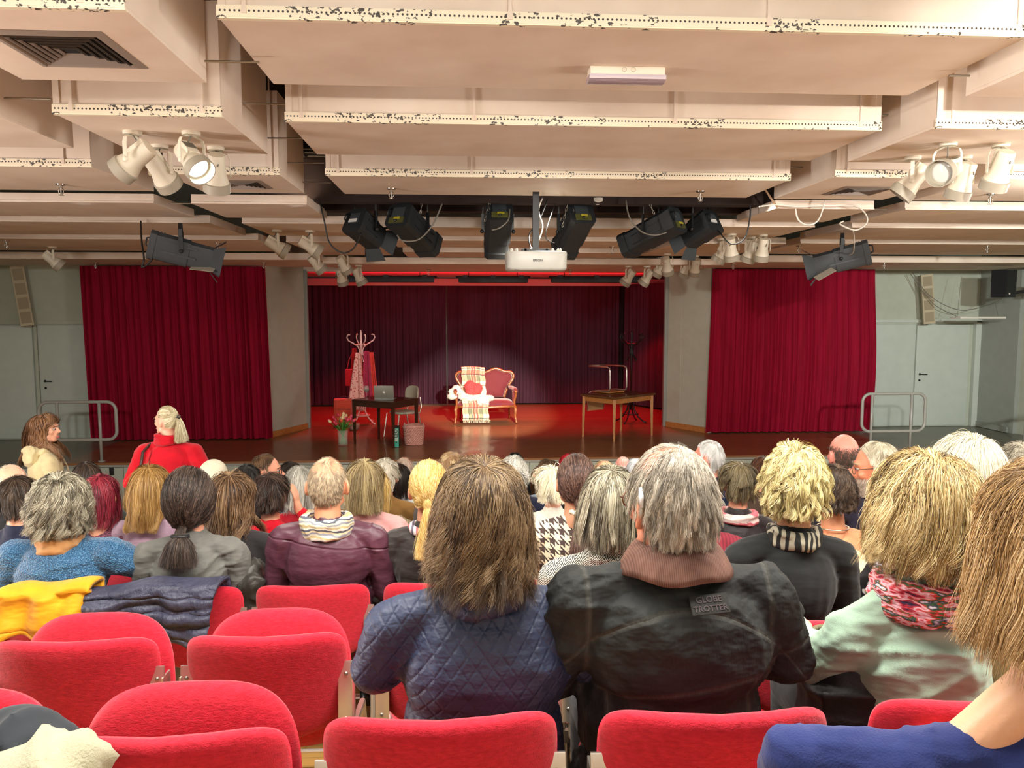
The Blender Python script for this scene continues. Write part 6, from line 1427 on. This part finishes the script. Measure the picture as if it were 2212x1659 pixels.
# ---- rows behind, left half
P(500, 1022, 3.62, 'woman with long wavy brown hair and charcoal cardigan, right of the grey sweater', cloth('charcoal_cardigan', '#2f2c2e', folds=.004), HS(LONG, ['#2a1c12', '#553d28', '#84664a', '#a98a66'], n=9000, L=.5, zend=-.235, zvar=.04, vol=.022, curl=.011, turns=1.7, clump=.6), female=True, hyaw=-.3, tilt=.02, sw=.95)
P(36, 1030, 3.95, 'person with short dark brown hair and navy top at the left picture edge', m_navy, HS(SHAG, ['#1d1611', '#3b2e24', '#5d4c3e'], L=.10, vol=.014), female=True, sw=.95)
P(215, 1027, 4.05, 'woman with burgundy dyed bob and plum patterned blouse', plum_dots(), HS(BOB, ['#4c0f1c', '#7e1f2f', '#a83a48'], L=.22, vol=.016), female=True, topname='blouse', collar=0)
P(322, 1007, 4.05, 'woman with long dark blonde hair and lilac sweater', cloth('lilac_sweater', '#a58a9c', folds=.004), HS(LONG, ['#6b4a22', '#9a733c', '#c49e62'], L=.42, vol=.014, n=7000), female=True, sw=.95)
rj_r, rb, rg, rM, rH = P(583, 1025, 4.1, 'woman with short dark brown hair and bright red jacket, hand raised to her ear', cloth('bright_red_jacket', '#d01228', folds=.005), HS(SHAG, ['#1b120e', '#38271f', '#5a453a'], L=.11, vol=.014), topname='jacket', female=True, arms={-1: ((-.24, .02, .80), (-.12, .25, .74)), 1: ((.23, .12, .84), (.135, .09, .985), (-.12, -.05, .9), (.9, -.2, 0), .35)})
P(648, 1008, 4.55, 'woman with silver grey bob just left of the balding man in plum', cloth('crimson_sweater', '#b01226', folds=.004), HS(BOB, ['#7c7a70', '#b4b2a6', '#dcdacd'], L=.20, vol=.016), female=True, sw=.95)
P(786, 995, 3.95, 'woman with shoulder length streaked hair and pale pink sweater', cloth('pale_pink_knit', '#dba3a0', folds=.005, weave=.001), HS(BOB, ['#5c4a30', '#94805a', '#c4b080'], L=.28, vol=.020, n=8000, curl=.006), female=True, sw=.95)
P(186, 998, 4.9, 'person with dark brown bob seated low behind the burgundy haired woman', cloth('dark_green_top', '#2c302c'), HS(BOB, ['#1c1410', '#33261d', '#4c3b2e'], L=.18, vol=.012), female=True)
P(22, 1003, 4.6, 'bald older man with a fringe of white hair at the left picture edge', m_blk, HS(CROP, ['#cfc4b0', '#efe8da'], bald=.95, bz=.15, L=.02), sk='#e8b898', hs=1.05)
P(531, 1005, 4.95, 'person with short black hair between the white cap and the dark brown hair', m_blk, HS(SHAG, ['#101010', '#23221f', '#3c3a36'], L=.08, vol=.012), female=True, hs=.95)
cap_r, _b, _g, cM, cH = P(460, 996, 5.0, 'person wearing a cream knitted cap behind the long brown hair', cloth('beige_coat', '#b8a98a'), HS(SHORT, ['#8c7a5a', '#b5a27c'], n=800), female=True)
me = remesh(MB().ball((0, -.006, cH-.085), (.090, .108, .098), 20).tube([(.086*math.sin(a), -.006-.104*math.cos(a), cH-.125) for a in np.linspace(0, 2*PI, 25)[:-1]], .015, 8, closed=True), .009, 2); finish(me, 'knitted_cap', mat('cream_knit', '#dcd5bb', .95, bump=.003, bscale=120), cap_r)
g1, b1, _g, g1M, g1H = P(572, 981, 5.5, 'man with dark rimmed glasses turned to the right, brown hair receding', cloth('light_blue_shirt', '#a9c0d6'), HS(SHORT, ['#3a2a1c', '#6a4f38', '#8a6c4e'], n=6000, L=.05, line=[-.8, -.7, 0, .62, .95]), topname='shirt', hyaw=-1.45, sk='#e8a284', hs=1.06)
glasses(g1, g1H, 1.06, g1M, m_gl, r=.0026)
def face_detail(r, M, H, hs, brow='#5c4632', lip='#b86a5c'):
    c = Vector((0, 0, H-.118*hs)); q = lambda x, y, z: M @ (c+Vector((x, y, z))*hs)
    for s in (-1, 1):
        ey = MB().ball(tuple(q(s*.031, .0755, .008)), .0108*hs, 12).build('eye', mat('eye_white', '#b5a89c', .2), r, smooth=True)
        MB().ball(tuple(q(s*.031, .0855, .008)), .0052*hs, 8).build('iris', mat('iris_brown', '#3a2a1e', .2), ey, smooth=True)
        MB().tube([q(s*.014, .094, .026), q(s*.032, .093, .032), q(s*.050, .078, .027)], .0028*hs, 6).build('eyebrow', mat('brow', brow, .8), r, smooth=True)
    MB().tube([q(-.020, .088, -.054), q(-.007, .0955, -.052), q(.007, .0955, -.052), q(.020, .088, -.054)], .0042*hs, 6).tube([q(-.018, .087, -.058), q(0, .095, -.060), q(.018, .087, -.058)], .0048*hs, 6).build('lips', mat('lips', lip, .45), r, smooth=True)
face_detail(g1, g1M, g1H, 1.06)
g2, _b, _g, g2M, g2H = P(628, 998, 6.1, 'person with dark hair and blue framed glasses turned to the left', cloth('wine_red_top', '#7a1526'), HS(SHAG, ['#1a1410', '#3a2e26'], L=.08), hyaw=1.35, female=True)
glasses(g2, g2H, 1.0, g2M, mat('glasses_blue', '#20304e', .3), r=.0028); face_detail(g2, g2M, g2H, 1.0)
P(300, 1035, 5.2, 'person with light brown hair and cream knitted jacket, left of the long dark blonde hair', cloth('cream_knit_jacket', '#d9cfae'), HS(BOB, ['#6b4f2c', '#9a7a4c'], L=.16), female=True, hs=.95)
P(811, 1018, 4.75, 'woman with straight yellow blonde hair, blue scarf and beige checked jacket', stripes('beige_check', ['#a89a7c', '#8c8068', '#b5a88a'], 0, 60, .01), HS(BOB, ['#a8843c', '#dcbc74', '#f0dca0'], L=.22, vol=.012), topname='jacket', female=True, sw=.95)
P(830, 992, 5.1, 'person with wavy silver white hair and tan jacket behind the pale pink sweater', cloth('tan_jacket', '#9a7440', folds=.003), HS(SHAG, ['#8c8470', '#cfc8b4', '#efe9da'], L=.09, vol=.018), topname='jacket')
P(861, 1003, 6.0, 'person with long dark hair and white shirt, right of the silver white hair', cloth('white_shirt', '#dfe2e2'), HS(BOB, ['#17110e', '#35261e'], L=.22), female=True, hs=.95)
P(873, 988, 6.7, 'man with thin grey hair, white collar and dark suit far down the hall', m_navy, HS(SHORT, ['#9a8474', '#cdb9a6'], bald=.7, bz=.5), topname='suit_jacket', sk='#dc9c84')
P(974, 977, 4.95, 'man with light brown hair behind the blonde ponytail', cloth('grey_jacket', '#5a5550'), HS(SHORT, ['#6b4a30', '#a88660', '#d8bf94'], L=.05, vol=.008), hs=1.08)
P(940, 1030, 4.6, 'person in a pink and white plaid shirt hidden behind the blonde ponytail', stripes('pink_plaid', ['#dcd0d6', '#7a6a84', '#e6dcdc', '#c08088'], 0, 22, .01), HS(SHORT, ['#7a5a40', '#a88862']), topname='shirt')
P(1110, 988, 5.3, 'person with frizzy white grey curls behind the wavy brown grey hair', m_navy, HS(CURLY, ['#8c887c', '#c4c0b4', '#eeebe2'], L=.09, vol=.024, curl=.010), hs=1.0)
P(1113, 978, 6.9, 'person with short black hair, topmost behind the frizzy white grey curls', m_blk, HS(SHORT, ['#14110f', '#2b2622']))
w1, _b, _g, w1M, w1H = P(1184, 993, 5.9, 'woman with glasses pushed up on her brown hair, turned to the left', cloth('slate_blue_top', '#8fa3b4'), HS(SHAG, ['#3a2a1c', '#6b5238'], L=.09), hyaw=1.3, female=True)
face_detail(w1, w1M, w1H, 1.0)
P(1168, 1008, 6.6, 'person with chestnut bob at the stage front, left of the glasses on brown hair', m_navy, HS(BOB, ['#3c2412', '#6b452a'], L=.18), female=True, hs=.95)
P(1194, 1010, 4.6, 'woman with pale blonde curls and white blouse left of the smooth brown ponytail', cloth('white_blouse', '#e8e4d6'), HS(CURLY, ['#d8ceac', '#f0e8cc', '#fbf6e4'], L=.20, vol=.018), topname='blouse', female=True)
P(1228, 981, 5.6, 'person with bright red hair peeking over the smooth brown ponytail', m_blk, HS(SHORT, ['#7a0d18', '#c0202c'], L=.05, vol=.01), female=True)
P(1306, 995, 5.6, 'man with very thin blond hair over a pink scalp behind the layered grey hair', m_navy, HS(SHORT, ['#c8a878', '#e8d0a0'], bald=.75, bz=.2), sk='#e8a890')
P(1346, 986, 6.9, 'bald man with white side hair at the stage front, right of the thin blond hair', m_blk, HS(CROP, ['#e0dcd4', '#ffffff'], bald=.97, bz=.1), sk='#e89c8c')
P(1374, 991, 6.3, 'person with smooth white hair partly behind the thinning haired man', cloth('grey_top', '#6a6c70'), HS(SHORT, ['#b8bcc0', '#e4e8ec', '#ffffff'], L=.07), female=True)
P(1462, 958, 3.9, 'man with dark grey hair showing above the thinning haired man', m_blk, HS(SHORT, ['#3c342a', '#6b6152', '#8f8676'], L=.05, frz0=.3), hyaw=-.2)
g3, _b, _g, g3M, g3H = P(1533, 951, 5.2, 'man with white hair and navy suit looking left towards the stage', cloth('navy_suit', '#1f2c4c'), HS(SHORT, ['#c4c4c0', '#eaeae6', '#ffffff'], n=7000, L=.045, line=[-.8, -.7, .0, .62, .95]), topname='suit_jacket', hyaw=.85, sk='#e89c84', hs=1.06)
face_detail(g3, g3M, g3H, 1.06, '#b8a890')
ws_r, _b, _g, _m, wsH = P(1595, 1000, 3.95, 'woman with mousy layered hair and a pink and white scarf', cloth('dark_leather', '#2a2426', .5), HS(SHAG, ['#3e3524', '#6b5f46', '#968866'], L=.12, vol=.018), topname='jacket', female=True, sw=.95)
ringtube(ws_r, 'pink_scarf', stripes('pink_scarf_cloth', ['#e8c8c4', '#d8707c', '#eedcd6', '#f0e0dc'], 2, 16, .06), wsH, .285, .088, .088, .018, 3, 6)
P(1648, 985, 5.0, 'person with chestnut brown hair half behind the tousled blonde hair', cloth('brown_top', '#4a3a30'), HS(SHORT, ['#3c2010', '#6b3f22'], L=.06, vol=.01), female=True)
# ---- right half
bm_r, _b, _g, _m, _h = P(1824, 938, 4.45, 'bald man with a ring of dark cropped hair and black top', m_blk, HS(CROP, ['#3c3028', '#5c4a3c'], n=8000, bald=1.0, bz=.12, L=.010, w=.0014), sk='#e09482', hs=1.1, sw=1.15, bulk=1.1)
bd_r, bdb, _g, bdM, bdH = P(1903, 955, 3.72, 'bearded man with glasses and navy jacket resting his chin on his hand', cloth('dark_navy_jacket', '#221f30', folds=.005), HS(SHORT, ['#9a8f78', '#cfc6ac', '#ece5d0'], n=9000, L=.055, vol=.010, line=[-.8, -.7, 0, .60, .95]), topname='jacket', hyaw=1.15, tilt=-.12, sk='#dc8f6c', hs=1.12, sw=1.1,
    arms={-1: ((-.24, .16, .88), (-.155, .13, 1.03), (.12, -.12, .9), (-1, .3, .1), .6), 1: ((.26, .03, .80), (.12, .25, .74))})
glasses(bd_r, bdH, 1.12, bdM, m_gl, r=.0015); face_detail(bd_r, bdM, bdH, 1.12, '#8a7a64')
c = Vector((0, 0, bdH-.118*1.12)); mb = MB(); q = lambda x, y, z: bdM @ (c+Vector((x, y, z))*1.12)
for k in range(900):
    a = random.uniform(-1.45, 1.45); z = random.uniform(-.10, -.035); b = q(.060*math.sin(a), .030+.056*math.cos(a), z)
    d = (q(.08*math.sin(a), .035+.08*math.cos(a), z-.022)-b); mb.tube([b, b+d*.45, b+d*.6+Vector((0, 0, -.008))], .0011, 3, caps=False)
tag(mb.build('beard', mat('grey_beard', '#b8a898', .8), bd_r), kind='stuff')
P(1985, 976, 4.7, 'person with greying brown hair between the bearded man and the thick white hair', cloth('taupe_top', '#6b6254'), HS(SHAG, ['#4c4436', '#8c8268', '#b5a97c'], L=.09, vol=.014), female=True)
P(1962, 968, 5.4, 'person with dark grey hair at the stage steps, right of the bearded man', m_blk, HS(SHORT, ['#2f2a28', '#5c5450']))
P(2150, 975, 4.3, 'person with dark curly hair showing right of the thick white hair', m_blk, HS(CURLY, ['#3a352f', '#6a6459'], L=.10), female=True)
P(2205, 962, 3.1, 'person with frizzy grey hair cut by the right picture edge', cloth('brick_top', '#7a3a30'), HS(CURLY, ['#4c463c', '#8c8472', '#c4bca8'], L=.10, vol=.024), chair=False, hyaw=-.5)

# ---- the two standing in the aisle
st, _b, _g, sM, sH = P(96, 896, 6.1, 'girl with long wavy brown hair and cream hoodie standing in profile at left', cloth('cream_fleece', '#cfc094', .95, folds=.004, weave=.002, wscale=200),
    HS(LONG, ['#3a2416', '#6b4830', '#96704e'], wid=.085, n=16000, K=14, L=.50, zend=-.26, zvar=.05, vol=.022, curl=.012, turns=2.0, w=.0022, clump=.5), topname='hoodie', standing=True, hyaw=-.5, yaw=-1.0, female=True, sw=.92, sk='#e8b090', legs='#2a3040', bulk=1.1)
face_detail(st, sM, sH, 1.0, '#6b4a34', '#b8605c')
me = remesh(MB().ball((0, -.09, sH-.275), (.105, .075, .055), 14).ball((0, -.105, sH-.33), (.11, .06, .07), 14).cap((-.09, -.03, sH-.27), (-.06, .07, sH-.33), .03, .025).cap((.09, -.03, sH-.27), (.06, .07, sH-.33), .03, .025), .009, 2); wrinkle(me, .006, 3); finish(me, 'hood', cloth('cream_fleece_hood', '#cfc094', .95, folds=.004, weave=.002, wscale=200), st)
for s in (-1, 1): MB().tube([(s*.035, .105, sH-.34), (s*.04, .135, sH-.42), (s*.04, .14, sH-.50)], .004, 6).build('drawstring', mat('cord_beige', '#a8987a', .8), st, smooth=True)
wr_, _b, _g, wM, wH = P(362, 878, 6.0, 'woman with pale blonde ponytail and bright red wool coat standing in the aisle', cloth('red_boiled_wool', '#c01022', .95, folds=.003, weave=.002, wscale=150),
    HS(PONY, ['#9c8a64', '#cfc29c', '#ece4c8'], n=12000, vol=.010, tie=(.0, -.115, .03), line=[-.75, -.6, -.05, .5, .72], tail=.19, fan=.2, droop=.8, w=.0020), topname='coat', standing=True, hyaw=1.1, sw=1.02, bulk=1.10, female=True, sk='#e8b69a', wr=.006, armr=1.12, legs='#23232a',
    arms={-1: ((-.29, -.02, 1.14), (-.22, .22, 1.02)), 1: ((.30, -.02, 1.14), (.22, .20, 1.02))})
face_detail(wr_, wM, wH, 1.0)
ringtube(wr_, 'coat_collar', cloth('red_wool_collar', '#c01022', .95, folds=.003, weave=.002, wscale=150), wH, .245, .078, .080, .024, 3, 4)
MB().tube([(-.13, -.02, wH-.285), (-.15, -.12, wH-.33), (-.17, -.15, wH-.50), (-.20, -.10, wH-.72)], .011, 8).build('bag_strap', mat('brown_leather', '#3a241a', .5), wr_, smooth=True)
MB().tube([wM @ Vector(v) for v in ((.0, -.118, wH-.062), (.014, -.124, wH-.074), (0, -.128, wH-.086), (-.014, -.124, wH-.074))], .007, 8, closed=True).build('hair_tie', m_black, wr_, smooth=True)

# ---------------------------------------------------------------- chairs not tied to one sitter's centre
def C(px, Y, label, up=False, rz=0): return place_chair(atY(px, 1300, Y).x, Y, label, up, rz)
C(350, 1.40, 'empty red chair with folded seat, nearest one at lower left', True, .0)
C(-235, 1.40, 'empty red chair with folded seat cut by the lower left picture corner', True)
C(951, 1.44, 'red chair of the woman in the quilted navy jacket', False)
C(1543, 1.42, 'red chair of the man in the worn black jacket', False, -.03)
C(2118, 1.44, 'red chair of the woman in the mint green sweater', False)
C(165, 2.18, 'empty red chair with folded seat under the yellow coat, at the left picture edge', True)
C(577, 2.18, 'empty red chair with folded seat left of the navy quilted jacket', True)
C(990, 2.2, 'red chair hidden in front of the woman in quilted navy')
C(1385, 2.2, 'red chair of the woman in the herringbone coat')
C(1760, 2.2, 'red chair of the woman in the black sweater, its top edge showing')
C(2165, 2.2, 'red chair of the woman with thick white hair')
for px, lb in ((128, 'red chair of the woman in blue knit, under the yellow coat'), (403, 'red chair of the woman in grey, under the puffer jacket'), (678, 'red chair of the balding man in plum'), (950, 'red chair of the woman with blonde ponytail'), (1232, 'red chair of the woman in houndstooth cardigan'), (1508, 'red chair of the person in burgundy sweater'), (1790, 'red chair of the woman in peach t-shirt'), (2180, 'red chair of the frizzy grey haired person at the right edge')): C(px, 3.06, lb)
C(288, 3.78, 'empty red chair showing between the blue knit and the grey sweater')
C(832, 3.74, 'red chair showing between the plum shirt and the dark taffeta jacket')

# ---------------------------------------------------------------- coats and bags on chairs
def drape_coat(name, label, px0, px1, Y, ztop, back, front, m, seed, lump=.012, quiltn=0, slant=0, side=.0):
    x0, x1 = atY(px0, 1300, Y).x, atY(px1, 1300, Y).x; r = np.random.default_rng(seed)
    def fn(u, v):
        d = -front+(front+back)*v; x = x0+(x1-x0)*u; k = .04
        x += side*(v-.3)*(.5-u)
        if d < -k: y = .05; z = ztop+d+k
        elif d > k: y = -.055-.10*(d-k)-.01; z = ztop-(d-k)
        else: y = .05-.055*(d/k+1); z = ztop+.012*(1-(d/k)**2)
        z -= slant*(u-.5)*1.0+.02*(2*u-1)**2
        f = lump*(math.sin(u*23+seed+3*v)+math.sin(u*9-4*v+seed)*1.2+.6*math.sin(v*14+u*5))
        if quiltn: f += .016*abs(math.sin(v*PI*quiltn+.5*math.sin(u*6)))
        zz = z+lump*.8*math.sin(u*11+seed)
        if v > .9: zz += .02*math.sin(u*9+seed)
        return (x, Y+y-f*(1 if v > .45 else -.4), zz)
    mb = MB().grid(fn, 48, 40); o = mb.build(name, m, None, smooth=True); s = o.modifiers.new('s', 'SOLIDIFY'); s.thickness = .018; s.offset = 0
    return tag(o, label, 'coat')
z3 = floor_z(3.05)+.80
drape_coat('coat', 'bright yellow coat draped over the chair of the woman in blue knit', -60, 212, 3.00, z3, .22, .10, cloth('yellow_coat', '#e8a51c', .6, folds=.006), 4, .012, slant=-.05)
pf = drape_coat('puffer_jacket', 'dark slate puffer jacket draped over the chair of the woman in grey', 195, 484, 2.98, z3+.01, .24, .10, puffer_mat(), 9, .009, 5, slant=-.03, side=.12)
def lump(name, label, cat, px, py, Y, size, m, seed, yaw=0, extra=None):
    c = atY(px, py, Y); mb = MB().ball((0, 0, 0), (size[0]*.8, size[1], size[2]), 18).box((0, 0, -size[2]*.2), (size[0]*1.5, size[1]*1.5, size[2]*1.3), bev=.02)
    if extra: extra(mb)
    me = remesh(mb, .01, 5); wrinkle(me, .02, seed, 18); o = finish(me, name, m, None); o.location = c; o.rotation_euler = (0, 0, yaw); return tag(o, label, cat)
lump('jacket', 'crumpled dark grey puffer jacket between the grey sweater and the plum shirt', 'jacket', 550, 1262, 3.25, (.07, .10, .11), mat('grey_nylon', '#3a3834', .45, bump=.006, bscale=30), 3)
lump('coat', 'cream fleece coat lying between black sweater and leopard print top', 'coat', 1852, 1224, 2.95, (.09, .10, .07), mat('cream_fleece_coat', '#cfc7a2', .95, bump=.003, bscale=80), 5)
lump('coat', 'pale beige coat heaped at the lower left picture corner', 'coat', 70, 1690, 1.22, (.13, .09, .07), cloth('beige_wool', '#aaa68c', .9, folds=.002, weave=.002, wscale=250, var=.06), 8)
lump('coat', 'dark grey felt coat behind the pale beige coat at lower left', 'coat', 30, 1605, 1.30, (.12, .06, .05), cloth('dark_felt', '#2c3036'), 9)
bagc = atY(1838, 1432, 1.90); hb = thing('handbag', 'brown leather bag with open top on the lap of the woman in mint green', 'handbag', tuple(bagc))
me = remesh(MB().box((0, 0, 0), (.20, .16, .15), bev=.03).ball((0, 0, -.05), (.10, .085, .06), 14), .008, 4); wrinkle(me, .006, 4, 30); finish(me, 'bag_body', mat('brown_worn_leather', '#40352c', .5, var=.25, bump=.003, bscale=40), hb)
MB().tube([(-.06, -.08, .05), (-.055, -.105, -.01), (-.02, -.11, -.05), (.03, -.11, -.05), (.06, -.105, .0), (.06, -.08, .05)], .009, 8).build('handle', mat('bag_handle', '#2c241d', .5), hb, smooth=True)
MB().tube([(.10*math.cos(a), .08*math.sin(a), .072+.004*math.sin(3*a)) for a in np.linspace(0, 2*PI, 25)[:-1]], .007, 8, closed=True).build('fur_rim', mat('olive_fur_trim', '#6b664a', .95, bump=.004, bscale=90), hb, smooth=True)
lump('rucksack', 'black rucksack on the floor between the black jacket and the mint green sweater', 'bag', 1822, 1520, 1.72, (.13, .12, .15), mat('black_nylon', '#121214', .55, bump=.004, bscale=30), 12)
# remove the unused chair prototypes if nothing took them
